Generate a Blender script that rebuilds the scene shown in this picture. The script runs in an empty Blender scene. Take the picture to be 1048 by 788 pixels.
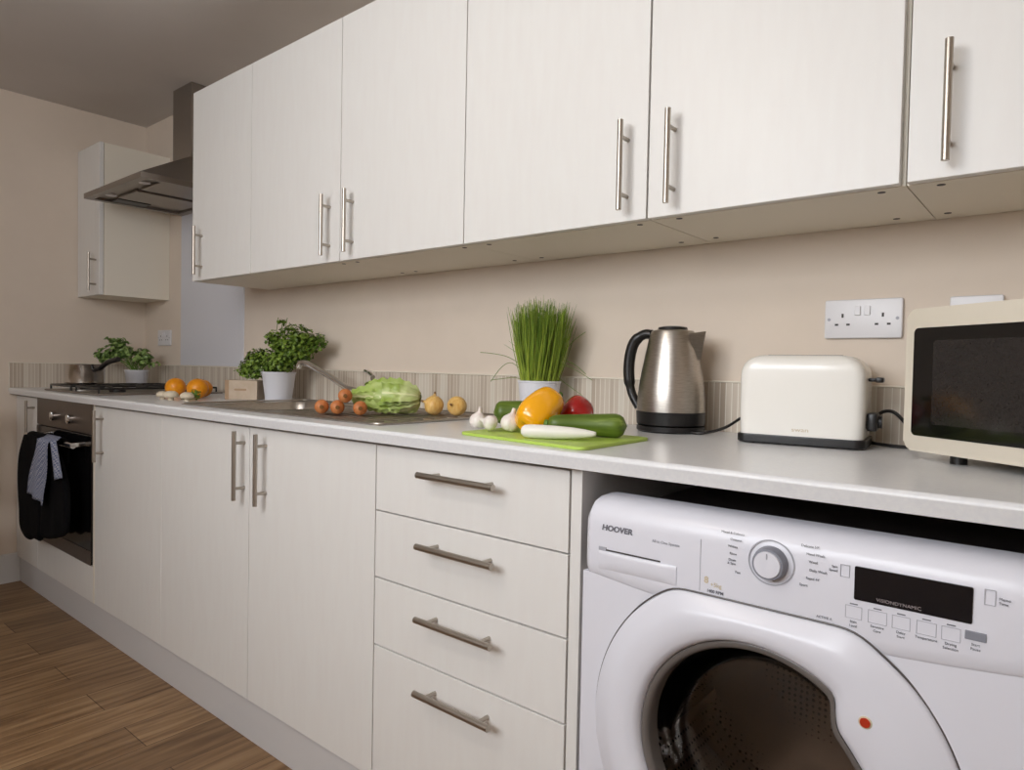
import bpy, bmesh, math, random
from math import pi, sin, cos, radians as R
from mathutils import Vector, Matrix, noise
random.seed(11)
SC = bpy.context.scene
COL = SC.collection

# ------------------------------------------------------------------ materials
def srgb(r, g, b):
    f = lambda c: ((c/255)/12.92) if c/255 <= .04045 else (((c/255)+.055)/1.055)**2.4
    return (f(r), f(g), f(b), 1)
def mat(name, col, rough=.5, metal=0, spec=.5, **kw):
    m = bpy.data.materials.new(name); m.use_nodes = True
    b = m.node_tree.nodes['Principled BSDF']
    b.inputs['Base Color'].default_value = col
    b.inputs['Roughness'].default_value = rough
    b.inputs['Metallic'].default_value = metal
    b.inputs['Specular IOR Level'].default_value = spec
    for k, v in kw.items(): b.inputs[k.replace('_', ' ')].default_value = v
    return m
def nt(m): return m.node_tree.nodes, m.node_tree.links, m.node_tree.nodes['Principled BSDF']
def add(m, typ, **kw):
    n = m.node_tree.nodes.new(typ)
    for k, v in kw.items():
        if hasattr(n, k) and not isinstance(v, dict): setattr(n, k, v)
    return n
def ramp(m, fac, stops):
    n = m.node_tree.nodes.new('ShaderNodeValToRGB'); e = n.color_ramp.elements
    while len(e) < len(stops): e.new(.5)
    for i, (p, c) in enumerate(stops): e[i].position = p; e[i].color = c
    m.node_tree.links.new(fac, n.inputs[0]); return n
def coords(m, scale=(1, 1, 1), rot=(0, 0, 0), kind='Object'):
    N, L, b = nt(m)
    t = N.new('ShaderNodeTexCoord'); mp = N.new('ShaderNodeMapping')
    mp.inputs['Scale'].default_value = scale; mp.inputs['Rotation'].default_value = rot
    if kind == 'World':
        g = N.new('ShaderNodeNewGeometry'); L.new(g.outputs['Position'], mp.inputs[0])
    else: L.new(t.outputs[kind], mp.inputs[0])
    return mp.outputs[0]
def noisy(m, c1, c2, scale, stretch=(1, 1, 1), detail=4, bump=0, kind='World', dist=.001, lo=.3, hi=.7):
    N, L, b = nt(m)
    v = coords(m, stretch, kind=kind)
    n = N.new('ShaderNodeTexNoise'); n.inputs['Scale'].default_value = scale; n.inputs['Detail'].default_value = detail
    L.new(v, n.inputs['Vector'])
    r = ramp(m, n.outputs[0], [(lo, c1), (hi, c2)]); L.new(r.outputs[0], b.inputs['Base Color'])
    if bump:
        bp = N.new('ShaderNodeBump'); bp.inputs['Strength'].default_value = bump; bp.inputs['Distance'].default_value = dist
        L.new(n.outputs[0], bp.inputs['Height']); L.new(bp.outputs[0], b.inputs['Normal'])
    return m

M = {}
M['cream'] = noisy(mat('cream_laminate', srgb(226, 222, 215), .38, spec=.4), srgb(225, 222, 218), srgb(227, 225, 221), 9, (6, 6, 1), bump=.01)
M['carcass'] = mat('carcass_cream', srgb(232, 224, 209), .55)
M['gap'] = mat('edge_band', srgb(196, 186, 158), .6)
M['plinth'] = mat('plinth_grey_white', srgb(205, 203, 203), .45)
M['steel'] = noisy(mat('brushed_steel', srgb(176, 170, 162), .32, 1), srgb(168, 161, 152), srgb(190, 184, 177), 60, (1, 1, 12), bump=.05, kind='Object')
M['steel_dark'] = mat('hood_steel', srgb(150, 142, 134), .38, .85)
M['handle'] = mat('satin_nickel', srgb(178, 170, 160), .34, 1)
M['chrome'] = mat('chrome', srgb(232, 232, 232), .14, 1)
M['pan_steel'] = mat('polished_pan_steel', srgb(215, 210, 205), .2, 1)
M['wall'] = noisy(mat('wall_cream_paint', srgb(216, 197, 174), .75, spec=.2), srgb(219, 205, 190), srgb(224, 210, 195), 5, bump=.05)
M['splash'] = mat('splash_panel_pale', srgb(214, 214, 220), .35)
M['ceil'] = noisy(mat('ceiling_paint', srgb(200, 190, 180), .9, spec=.1), srgb(208, 202, 197), srgb(213, 207, 202), 3)
M['skirt'] = mat('skirting_paint', srgb(210, 208, 206), .45)
M['worktop'] = noisy(mat('worktop_white', srgb(226, 225, 225), .28, spec=.5), srgb(222, 222, 224), srgb(228, 228, 228), 160, detail=2)
M['black'] = mat('black_plastic', srgb(24, 22, 22), .35)
M['soft_black'] = noisy(mat('black_cloth', srgb(12, 12, 14), .95, spec=.1), srgb(9, 9, 11), srgb(16, 16, 18), 60, bump=.5, kind='Object')
M['glass_black'] = mat('oven_glass_black', srgb(16, 15, 16), .1)
M['micro_glass'] = mat('microwave_glass_black', srgb(17, 16, 16), .07)
M['micro_mesh'] = noisy(mat('microwave_mesh', srgb(40, 37, 36), .1), srgb(36, 33, 32), srgb(44, 41, 40), 500, detail=0)
M['oven_steel'] = mat('oven_dark_steel', srgb(122, 112, 106), .35, .9)
M['appliance'] = mat('appliance_cream', srgb(222, 213, 196), .35)
M['toaster'] = mat('toaster_cream_gloss', srgb(244, 241, 234), .2)
M['washer'] = mat('washer_white', srgb(222, 222, 230), .28)
M['washer_grey'] = mat('washer_grey_print', srgb(112, 112, 120), .5)
M['washer_line'] = mat('washer_outline_print', srgb(168, 168, 176), .5)
M['start'] = mat('start_button_grey', srgb(132, 134, 144), .4)
M['display'] = mat('display_black', srgb(16, 14, 18), .12)
M['display_text'] = mat('display_text', srgb(150, 140, 140), .5)
M['orange_red'] = mat('red_dot', srgb(178, 52, 28), .3)
M['gold'] = mat('gold_print', srgb(205, 190, 160), .45)
M['gap_shade'] = mat('gap_shade_grey', srgb(84, 78, 76), .35)  # dark grey that puts shade into the washer gaps
M['bezel'] = mat('door_bezel_grey', srgb(104, 98, 94), .22)
M['drum'] = None
M['white_plastic'] = mat('white_plastic', srgb(222, 220, 222), .35)
M['dim_plastic'] = mat('slot_shadow_plastic', srgb(60, 55, 52), .6)
M['pot'] = mat('white_ceramic', srgb(222, 222, 228), .3)
M['soil'] = mat('soil', srgb(60, 45, 34), .95)
M['board'] = mat('lime_board', srgb(176, 203, 88), .45)
M['yellow'] = mat('pepper_yellow', srgb(246, 172, 8), .18, **{'Coat_Weight': .4})
M['red'] = mat('pepper_red', srgb(176, 26, 26), .2, **{'Coat_Weight': .4})
M['stem_green'] = mat('stem_green', srgb(92, 126, 44), .5)
M['carrot'] = noisy(mat('carrot_skin', srgb(200, 118, 48), .5), srgb(176, 98, 46), srgb(198, 128, 74), 60, kind='Object')
M['carrot_top'] = mat('carrot_crown', srgb(120, 80, 34), .8)
M['onion'] = noisy(mat('onion_skin', srgb(226, 178, 96), .35), srgb(214, 160, 76), srgb(236, 200, 128), 40, (4, 4, 1), kind='Object')
M['onion_neck'] = mat('onion_neck', srgb(140, 100, 60), .7)
M['garlic'] = noisy(mat('garlic_skin', srgb(232, 226, 216), .5), srgb(222, 206, 200), srgb(240, 236, 228), 40, (3, 3, 1), kind='Object')
M['radish'] = mat('white_root', srgb(236, 232, 224), .4)
M['orange'] = noisy(mat('orange_peel', srgb(235, 148, 12), .4), srgb(228, 136, 8), srgb(240, 160, 20), 60, bump=.3, kind='Object')
M['box'] = noisy(mat('kraft_card', srgb(196, 172, 144), .8), srgb(186, 166, 144), srgb(200, 182, 162), 30, kind='Object')
M['chair_wood'] = mat('pale_chair_wood', srgb(206, 190, 164), .45)
M['box_print'] = mat('kraft_print', srgb(168, 140, 112), .8)
M['mushroom'] = mat('mushroom_flesh', srgb(214, 200, 176), .6)
M['ground'] = mat('outside_ground', srgb(150, 150, 140), .9)

def courgette_mat():
    m = mat('courgette_skin', srgb(60, 98, 26), .42); N, L, b = nt(m)
    v = coords(m, (1.0, 14, 14)); n = N.new('ShaderNodeTexNoise'); n.inputs['Scale'].default_value = 6; n.inputs['Detail'].default_value = 3
    L.new(v, n.inputs['Vector']); r = ramp(m, n.outputs[0], [(.35, srgb(76, 98, 22)), (.58, srgb(100, 122, 40)), (.72, srgb(146, 162, 80))])
    L.new(r.outputs[0], b.inputs['Base Color']); return m
M['courgette'] = courgette_mat()

def attr_mat(name, a, b_, rough=.5, **kw):
    m = mat(name, a, rough, **kw); N, L, b = nt(m)
    at = N.new('ShaderNodeAttribute'); at.attribute_name = 'tone'
    r = ramp(m, at.outputs['Fac'], [(0, a), (1, b_)]); L.new(r.outputs[0], b.inputs['Base Color']); return m
M['leaf'] = attr_mat('parsley_leaf', srgb(54, 84, 14), srgb(132, 158, 58), .5, Subsurface_Weight=0)
M['leaf2'] = attr_mat('basil_leaf', srgb(58, 92, 24), srgb(160, 186, 110), .45)
M['chive'] = attr_mat('chive_blade', srgb(80, 112, 20), srgb(176, 192, 70), .45)
M['cabbage'] = attr_mat('cabbage_leaf', srgb(146, 172, 66), srgb(232, 234, 182), .45)

def drum_mat():
    m = mat('perforated_drum', srgb(160, 150, 144), .34, .85); N, L, b = nt(m)
    v = coords(m, (1, 1, 1)); vo = N.new('ShaderNodeTexVoronoi'); vo.inputs['Scale'].default_value = 95; vo.inputs['Randomness'].default_value = .15
    L.new(v, vo.inputs['Vector'])
    r = ramp(m, vo.outputs['Distance'], [(.22, srgb(18, 16, 16)), (.32, srgb(160, 150, 144))]); L.new(r.outputs[0], b.inputs['Base Color']); return m
M['drum'] = drum_mat()
def tint_glass():
    m = bpy.data.materials.new('smoked_door_glass'); m.use_nodes = True; N = m.node_tree.nodes; L = m.node_tree.links
    N.remove(N['Principled BSDF']); out = N['Material Output']
    tr = N.new('ShaderNodeBsdfTransparent'); tr.inputs[0].default_value = (.80, .76, .72, 1)
    gl = N.new('ShaderNodeBsdfGlossy'); gl.inputs['Roughness'].default_value = .04
    fr = N.new('ShaderNodeFresnel'); fr.inputs[0].default_value = 1.5
    mx = N.new('ShaderNodeMixShader'); L.new(fr.outputs[0], mx.inputs[0]); L.new(tr.outputs[0], mx.inputs[1]); L.new(gl.outputs[0], mx.inputs[2]); L.new(mx.outputs[0], out.inputs[0])
    return m
M['smoked'] = tint_glass()
M['window_glass'] = mat('window_glass', srgb(250, 250, 250), 0, Transmission_Weight=1, IOR=1.0)

def floor_mat():
    m = mat('oak_plank_floor', srgb(120, 86, 54), .42); N, L, b = nt(m)
    v = coords(m, (1, 1, 1), (0, 0, pi/2), kind='World')
    bk = N.new('ShaderNodeTexBrick'); bk.inputs['Scale'].default_value = 1
    bk.inputs['Brick Width'].default_value = 1.2; bk.inputs['Row Height'].default_value = .145
    bk.inputs['Mortar Size'].default_value = .0012; bk.offset = .37
    bk.inputs['Color1'].default_value = srgb(164, 136, 104); bk.inputs['Color2'].default_value = srgb(132, 106, 78)
    bk.inputs['Mortar'].default_value = srgb(78, 54, 36)
    L.new(v, bk.inputs['Vector'])
    v2 = coords(m, (14, 1.1, 1), kind='World'); n = N.new('ShaderNodeTexNoise'); n.inputs['Scale'].default_value = 3.2; n.inputs['Detail'].default_value = 8
    n.inputs['Distortion'].default_value = .6
    L.new(v2, n.inputs['Vector']); r = ramp(m, n.outputs[0], [(.3, srgb(176, 158, 138)), (.5, srgb(226, 214, 198)), (.7, srgb(255, 250, 240))])
    mx = N.new('ShaderNodeMixRGB'); mx.blend_type = 'MULTIPLY'; mx.inputs[0].default_value = 1
    L.new(bk.outputs[0], mx.inputs[1]); L.new(r.outputs[0], mx.inputs[2]); L.new(mx.outputs[0], b.inputs['Base Color'])
    return m
M['floor'] = floor_mat()

def tile_mat(name, rot):
    # narrow vertical mosaic sticks in beige and brown, pale grout
    m = mat(name, srgb(196, 182, 164), .35); N, L, b = nt(m)
    v = coords(m, (1, 1, 1), rot, kind='World')
    sx = N.new('ShaderNodeSeparateXYZ'); L.new(v, sx.inputs[0])
    mu = N.new('ShaderNodeMath'); mu.operation = 'MULTIPLY'; mu.inputs[1].default_value = 1/.0142; L.new(sx.outputs[0], mu.inputs[0])
    fl = N.new('ShaderNodeMath'); fl.operation = 'FLOOR'; L.new(mu.outputs[0], fl.inputs[0])
    fr = N.new('ShaderNodeMath'); fr.operation = 'FRACT'; L.new(mu.outputs[0], fr.inputs[0])
    wn = N.new('ShaderNodeTexWhiteNoise'); wn.noise_dimensions = '1D'; L.new(fl.outputs[0], wn.inputs['W'])
    r = ramp(m, wn.outputs[0], [(0, srgb(178, 162, 144)), (.35, srgb(196, 182, 166)), (.7, srgb(206, 194, 178)), (1, srgb(214, 206, 192))])
    gt = N.new('ShaderNodeMath'); gt.operation = 'LESS_THAN'; gt.inputs[1].default_value = .14; L.new(fr.outputs[0], gt.inputs[0])
    mx = N.new('ShaderNodeMixRGB'); L.new(gt.outputs[0], mx.inputs[0]); L.new(r.outputs[0], mx.inputs[1]); mx.inputs[2].default_value = srgb(226, 220, 208)
    L.new(mx.outputs[0], b.inputs['Base Color'])
    return m
M['tile_back'] = tile_mat('mosaic_strip_back', (0, 0, 0))
M['tile_left'] = tile_mat('mosaic_strip_left', (0, 0, pi/2))

def towel_mat():
    m = mat('check_tea_towel', srgb(120, 126, 146), .9, spec=.1); N, L, b = nt(m)
    v = coords(m, (1, 1, 1)); w = N.new('ShaderNodeTexChecker'); w.inputs['Scale'].default_value = 150
    w.inputs['Color1'].default_value = srgb(92, 102, 132); w.inputs['Color2'].default_value = srgb(168, 170, 182)
    L.new(v, w.inputs['Vector']); L.new(w.outputs[0], b.inputs['Base Color']); return m
M['towel'] = towel_mat()

# ------------------------------------------------------------------ object helpers
def tag(o, label=None, cat=None, group=None, kind=None):
    if label: o['label'] = label
    if cat: o['category'] = cat
    if group: o['group'] = group
    if kind: o['kind'] = kind
    return o
def thing(name, loc, label, cat, group=None, rz=0):
    o = bpy.data.objects.new(name, None); COL.objects.link(o); o.empty_display_size = .05
    o.location = loc; o.rotation_euler = (0, 0, rz)
    return tag(o, label, cat, group)
def root_of(p):
    while p.parent: p = p.parent
    return p
def obj(name, bm, m, parent=None, world=False, smooth=False, label=None):
    """link a bmesh as one object; world=True: verts are world coordinates, brought into the thing's frame"""
    if parent and world:
        r = root_of(parent)
        bmesh.ops.transform(bm, matrix=(Matrix.Translation(r.location) @ Matrix.Rotation(r.rotation_euler.z, 4, 'Z')).inverted(), verts=bm.verts)
    bmesh.ops.recalc_face_normals(bm, faces=bm.faces)
    me = bpy.data.meshes.new(name); bm.to_mesh(me); bm.free()
    ms = m if isinstance(m, (list, tuple)) else [m]
    for x in ms: me.materials.append(M[x])
    o = bpy.data.objects.new(name, me); COL.objects.link(o)
    if parent: o.parent = parent
    if smooth:
        for p in me.polygons: p.use_smooth = True
        if smooth != 'all':
            try: me.set_sharp_from_angle(angle=R(38))
            except Exception: pass
    if label: o['label'] = label
    return o
def struct(name, bm, m, smooth=False, **kw):
    o = obj(name, bm, m, smooth=smooth, **kw)
    if not o.parent: o['kind'] = 'structure'
    return o
def B(): return bmesh.new()
def box(bm, x0, x1, y0, y1, z0, z1, bev=0, seg=2, mi=0):
    mt = Matrix.Translation(((x0+x1)/2, (y0+y1)/2, (z0+z1)/2)) @ Matrix.Diagonal((abs(x1-x0), abs(y1-y0), abs(z1-z0), 1))
    r = bmesh.ops.create_cube(bm, size=1, matrix=mt)
    vs = r['verts']
    fs = set(f for v in vs for f in v.link_faces)
    for f in fs: f.material_index = mi
    if bev:
        es = list(set(e for v in vs for e in v.link_edges))
        bmesh.ops.bevel(bm, geom=es, offset=bev, segments=seg, affect='EDGES', profile=.5, material=-1)
    return bm
def xf(bm, m, vs=None): bmesh.ops.transform(bm, matrix=m, verts=vs or bm.verts); return bm
def tube(bm, pts, r, seg=10, cap=True, closed=False):
    pts = [Vector(p) for p in pts]; n = len(pts)
    rs = r if isinstance(r, (list, tuple)) else [r]*n
    rings = []; up = None
    for i, p in enumerate(pts):
        if closed: t = (pts[(i+1) % n]-pts[i-1])
        else: t = (pts[min(i+1, n-1)]-pts[max(i-1, 0)])
        t.normalize()
        if up is None:
            up = Vector((0, 0, 1)) if abs(t.z) < .9 else Vector((1, 0, 0))
        a = t.cross(up)
        if a.length < 1e-5: a = t.orthogonal()
        a.normalize(); b = a.cross(t).normalized(); up = b
        rings.append([bm.verts.new(p+(a*cos(2*pi*k/seg)+b*sin(2*pi*k/seg))*rs[i]) for k in range(seg)])
    m = n if closed else n-1
    for i in range(m):
        A, C = rings[i], rings[(i+1) % n]
        for k in range(seg): bm.faces.new((A[k], A[(k+1) % seg], C[(k+1) % seg], C[k]))
    if cap and not closed:
        bm.faces.new(rings[0]); bm.faces.new(rings[-1][::-1])
    return bm
def smooth_path(pts, k=6):
    P = [Vector(p) for p in pts]; out = []
    for i in range(len(P)-1):
        p0 = P[max(i-1, 0)]; p1 = P[i]; p2 = P[i+1]; p3 = P[min(i+2, len(P)-1)]
        for j in range(k):
            t = j/k
            out.append(.5*((2*p1)+(p2-p0)*t+(2*p0-5*p1+4*p2-p3)*t*t+(-p0+3*p1-3*p2+p3)*t**3))
    out.append(P[-1]); return out
def lathe(bm, prof, seg=32, mtx=None, lobes=None, cap=True):
    """prof: (r,z) list; lobes: f(theta,i)->scale"""
    rings = []
    for i, (r, z) in enumerate(prof):
        if r < 1e-6: rings.append([bm.verts.new((0, 0, z))]); continue
        rings.append([bm.verts.new((r*cos(2*pi*k/seg)*(lobes(2*pi*k/seg, i) if lobes else 1), r*sin(2*pi*k/seg)*(lobes(2*pi*k/seg, i) if lobes else 1), z)) for k in range(seg)])
    for a, b in zip(rings, rings[1:]):
        for k in range(seg):
            k2 = (k+1) % seg
            if len(a) == 1 and len(b) == 1: continue
            if len(a) == 1: bm.faces.new((a[0], b[k], b[k2]))
            elif len(b) == 1: bm.faces.new((a[k], b[0], a[k2]))
            else: bm.faces.new((a[k], b[k], b[k2], a[k2]))
    if cap:
        for g in (rings[0], rings[-1]):
            if len(g) > 2: bm.faces.new(g)
    if mtx is not None: bmesh.ops.transform(bm, matrix=mtx, verts=[v for g in rings for v in g])
    return bm
def prism(bm, poly, axis, a, b, bev=0):
    """poly in the two remaining axes; extruded along axis from a to b"""
    def mk(p, t):
        if axis == 'x': return (t, p[0], p[1])
        if axis == 'y': return (p[0], t, p[1])
        return (p[0], p[1], t)
    A = [bm.verts.new(mk(p, a)) for p in poly]; Bv = [bm.verts.new(mk(p, b)) for p in poly]
    n = len(poly)
    f1 = bm.faces.new(A); f2 = bm.faces.new(Bv[::-1])
    for k in range(n): bm.faces.new((A[k], Bv[k], Bv[(k+1) % n], A[(k+1) % n]))
    if bev:
        bmesh.ops.bevel(bm, geom=list(f1.edges)+list(f2.edges), offset=bev, segments=3, affect='EDGES', profile=.5)
    return bm
def rrect(x0, x1, z0, z1, r, n=6):
    out = []
    for cx, cz, a0 in ((x1-r, z1-r, 0), (x0+r, z1-r, 90), (x0+r, z0+r, 180), (x1-r, z0+r, 270)):
        for k in range(n+1):
            a = R(a0+90*k/n); out.append((cx+r*cos(a), cz+r*sin(a)))
    return out
def cyl(bm, p, q, r, seg=16): return tube(bm, [p, q], r, seg)
def text(name, body, size, loc, parent, m, rot=(pi/2, 0, 0), shear=0, align='CENTER', bold=0, sx=1):
    cu = bpy.data.curves.new(name, 'FONT'); cu.body = body; cu.size = size; cu.align_x = align; cu.align_y = 'CENTER'
    cu.extrude = .00025; cu.offset = bold; cu.shear = shear; cu.resolution_u = 3
    t = bpy.data.objects.new(name+'_curve', cu); COL.objects.link(t)
    bpy.context.view_layer.update()
    me = bpy.data.meshes.new_from_object(t.evaluated_get(bpy.context.evaluated_depsgraph_get()))
    bpy.data.objects.remove(t)
    me.transform(Matrix.Translation(loc) @ Matrix.Rotation(rot[2], 4, 'Z') @ Matrix.Rotation(rot[0], 4, 'X') @ Matrix.Diagonal((sx, 1, 1, 1)))
    me.materials.clear(); me.materials.append(M[m]); me.name = name
    o = bpy.data.objects.new(name, me); COL.objects.link(o); o.parent = parent
    return o
def set_tone(o, f):
    me = o.data; a = me.attributes.new('tone', 'FLOAT', 'POINT')
    for i, v in enumerate(me.vertices): a.data[i].value = f(i, v.co)

# ------------------------------------------------------------------ dimensions (metres); back wall y=0, left wall x=0
ZW, ZB = .904, .876          # worktop top, underside
YD = -.568                   # face of base doors
YU = -.319                   # face of wall-cabinet doors
ZU, ZT = 1.3444, 2.05        # wall cabinets bottom, top
H = 2.2587
XR, YF = 5.0, -2.7           # right wall, front wall (behind the camera)

# ------------------------------------------------------------------ room
bm = B(); box(bm, -.1, XR+.1, YF-.1, .1, -.1, 0); struct('floor', bm, 'floor')
bm = B(); box(bm, -.1, XR+.1, YF-.1, .1, H, H+.1); struct('ceiling', bm, 'ceil')
bm = B(); box(bm, -.1, XR+.1, 0, .1, 0, H); struct('wall_back', bm, 'wall')
bm = B(); box(bm, -.1, 0, YF, 0, 0, H); struct('wall_left', bm, 'wall')
bm = B(); box(bm, XR, XR+.1, YF, 0, 0, H); struct('wall_right', bm, 'wall')
WX0, WX1, WZ0, WZ1 = 2.1, 3.75, 1.28, 2.18
bm = B(); box(bm, -.1, WX0, YF-.1, YF, 0, H); box(bm, WX1, XR+.1, YF-.1, YF, 0, H)
box(bm, WX0, WX1, YF-.1, YF, 0, WZ0); box(bm, WX0, WX1, YF-.1, YF, WZ1, H); struct('wall_front', bm, 'wall')
w1 = bpy.data.objects.new('window_1', None); COL.objects.link(w1); w1['kind'] = 'structure'
w1.location = (0, 0, 0)
bm = B()
for a in ((WX0, WX0+.05, WZ0, WZ1), (WX1-.05, WX1, WZ0, WZ1), (WX0+.05, WX1-.05, WZ0, WZ0+.05), (WX0+.05, WX1-.05, WZ1-.05, WZ1), (2.9, 2.95, WZ0+.05, WZ1-.05)):
    box(bm, a[0], a[1], YF-.08, YF-.03, a[2], a[3])
obj('window_frame', bm, 'skirt', w1)
bm = B(); box(bm, WX0-.03, WX1+.03, YF-.03, YF+.1, WZ0-.03, WZ0-.001, .004); obj('window_sill', bm, 'skirt', w1)
bm = B(); prism(bm, [(-.557, 0), (-.575+.018-.02, 0)][:0] or [(YF, 0), (-.557, 0), (-.557, .133), (YF, .133)], 'x', 0, .016); struct('baseboard_left', bm, 'skirt')
bm = B(); box(bm, .016, XR, YF, YF+.016, 0, .133); struct('baseboard_front', bm, 'skirt')
# mosaic upstand
bm = B(); box(bm, 0, 4.6, -.009, 0, ZW, 1.018, .001, 1); struct('trim_1', bm, 'tile_back')
bm = B(); box(bm, 0, .009, -.598, -.0095, ZW, 1.018, .001, 1); struct('trim_2', bm, 'tile_left')
bm = B(); box(bm, .0095, 4.6, -.012, 0, 1.018, 1.022, .001, 1); box(bm, 0, .012, -.6, 0, 1.018, 1.022, .001, 1); struct('trim_3', bm, 'carcass')
bm = B(); box(bm, .417, 1.007, -.006, 0, 1.0225, 1.749, .001, 1)
tag(obj('splashback_panel', bm, 'splash'), 'pale lavender-white splash panel on back wall under the cooker hood', 'splashback')

# ------------------------------------------------------------------ handles
def bar_handle(parent, x, y, z0, z1, vertical=True, x1=None, r=.0058, out=.032):
    """T-bar pull: bar + two posts, local/world coords handled by obj(world=True)"""
    bm = B(); yb = y-out
    if vertical:
        cyl(bm, (x, yb, z0), (x, yb, z1), r, 14)
        for z in (z0+.032, z1-.032): cyl(bm, (x, yb, z), (x, y, z), r*.72, 10)
    else:
        cyl(bm, (x, yb, z0), (x1, yb, z0), r*1.15, 14)
        for xx in (x+.03, x1-.03): cyl(bm, (xx, yb, z0), (xx, y, z0), r*.72, 10)
    return obj('handle', bm, 'handle', parent, world=True, smooth=True)

# ------------------------------------------------------------------ base cabinets
def carcass(bm, x0, x1, z0, z1, y0, y1, t=.018, top=True, back=True):
    box(bm, x0, x0+t, y0, y1, z0, z1); box(bm, x1-t, x1, y0, y1, z0, z1)
    box(bm, x0+t, x1-t, y0, y1, z0, z0+t)
    if top: box(bm, x0+t, x1-t, y0, y1, z1-t, z1)
    if back: box(bm, x0+t, x1-t, y1-.008, y1, z0+t, z1-t)
    return bm
DT = .018
def base_cab(name, x0, x1, doors, label, group=None, pl=True):
    t = thing(name, ((x0+x1)/2, -.29, .1175), label, 'cabinet', group)
    bm = B(); carcass(bm, x0+.001, x1-.001, .1175, ZB-.001, YD+DT+.002, -.012); obj('body', bm, 'carcass', t, world=True)
    for (a, b, hx) in doors:
        bm = B(); box(bm, a+(.0004 if abs(a-1.53) < .01 else .0015), b-(.0004 if abs(b-1.53) < .01 else .0015), YD, YD+DT, .119, .867, .0012, 2)
        d = obj('door', bm, 'cream', t, world=True)
        bar_handle(d, hx, YD, .668, .856)
    return t
base_cab('base_cabinet', .004, .305, [(.004, .305, .262)], 'narrow cream base cabinet between left wall and oven', 'cream base cabinets')
base_cab('base_cabinet', .9625, 1.53, [(.9625, 1.53, 1.045)], 'cream single-door base cabinet just right of the oven', 'cream base cabinets')
base_cab('base_cabinet', 1.53, 2.6021, [(1.53, 2.0675, 2.044), (2.0675, 2.6021, 2.153)], 'wide two-door cream cabinet under the sink with paired handles', 'cream base cabinets')
# drawer unit
t = thing('drawer_cabinet', (2.8625, -.29, .1175), 'cream four-drawer base unit beside the washing machine', 'cabinet', 'cream base cabinets')
bm = B(); carcass(bm, 2.6031, 3.122, .1175, ZB-.001, YD+DT+.002, -.012); obj('body', bm, 'carcass', t, world=True)
for z0, z1, hz in ((.7235, .867, .822), (.5747, .7203, .6765), (.4237, .5713, .527), (.119, .4205, .375)):
    bm = B(); box(bm, 2.6036, 3.1214, YD, YD+DT, z0, z1, .0012)
    d = obj('drawer_front', bm, 'cream', t, world=True)
    bar_handle(d, 2.770, YD, hz, hz, False, 2.974)
# oven housing
t = thing('oven_housing', (.633, -.29, .1175), 'cream housing panel surrounding and below the built-in oven', 'cabinet', 'cream base cabinets')
bm = B(); box(bm, .3055, .3075, YD+.004, -.012, .1175, .875); box(bm, .9455, .9615, YD, -.012, .119, .875, .001)
box(bm, .3075, .9455, YD+.004, -.012, .1175, .13); obj('body', bm, 'carcass', t, world=True)
bm = B(); box(bm, .3075, .945, YD, YD+DT, .119, .2575, .001); obj('filler_panel', bm, 'cream', t, world=True)
# end panels + plinth
bm = B(); box(bm, 3.1255, 3.1476, YD, -.01, 0, ZB-.001, .001)
tag(obj('end_panel', bm, 'cream'), 'cream upright end panel left of the washing machine', 'panel')
bm = B(); box(bm, 3.80, 3.82, YD, -.01, 0, ZB-.001, .001)
tag(obj('end_panel', bm, 'cream'), 'cream upright end panel right of the washing machine', 'panel')
bm = B(); box(bm, .017, 3.124, -.557, -.541, .0, .1172, .001)
tag(obj('plinth', bm, 'plinth'), 'long pale grey-white kickboard under the base cabinets', 'plinth')

# ------------------------------------------------------------------ worktop (post-formed front edge) with cut-outs for the sink bowl
SX0, SX1, SY0, SY1 = 1.66, 2.02, -.49, -.14        # sink bowl opening
def worktop():
    bm = B()
    x0, x1 = 0.002, 4.6
    box(bm, x0, SX0, -.58, -.001, ZB, ZW); box(bm, SX1, x1, -.58, -.001, ZB, ZW)
    box(bm, SX0, SX1, -.58, SY0, ZB, ZW); box(bm, SX0, SX1, SY1, -.001, ZB, ZW)
    prof = [(-.58, ZB)]+[(-.596+(-.004)*0, ZB)]
    prof = [(-.58, ZB), (-.5955, ZB)]
    for k in range(9):
        a = R(-90+180*k/8 if False else 180-90*k/8)
        prof.append((-.592+.008*cos(R(180))*(1 if k == 0 else cos(R(90*k/8))), ZW-.008+.008*sin(R(90*k/8))))
    prof.append((-.58, ZW)); prism(bm, prof, 'x', x0, x1)
    bmesh.ops.remove_doubles(bm, verts=bm.verts, dist=1e-5)
    return bm
tag(obj('worktop', worktop(), 'worktop'), 'long white worktop running over all base units and washing machine', 'worktop')

# ------------------------------------------------------------------ wall cabinets
def wall_cab(x0, x1, doors, label, zb=ZU, zt=ZT, holes=()):
    t = thing('wall_cabinet', ((x0+x1)/2, -.15, zb), label, 'cabinet', 'cream wall cabinets')
    bm = B(); carcass(bm, x0+.0008, x1-.0008, zb, zt, YU+DT+.002, -.001)
    obj('body', bm, 'carcass', t, world=True)
    for (a, b, hx) in doors:
        bm = B(); box(bm, a+.0015, b-.0015, YU, YU+DT, zb+.0005, zt, .0012)
        d = obj('door', bm, 'cream', t, world=True)
        bar_handle(d, hx, YU, 1.362, 1.540)
    for hx, hy in holes:
        bm = B(); cyl(bm, (hx, hy, zb-.0006), (hx, hy, zb+.003), .0062, 14); obj('fixing_cap', bm, 'dim_plastic', t, world=True)
    return t
wall_cab(.003, .281, [(.003, .281, .240)], 'small cream wall cabinet in the far left corner beside the hood')
wall_cab(1.1972, 2.1165, [(1.1972, 1.6187, 1.277), (1.6187, 2.1165, 2.068)], 'double-door cream wall cabinet nearest the cooker hood', holes=[(2.085, -.28), (2.085, -.05)])
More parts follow.
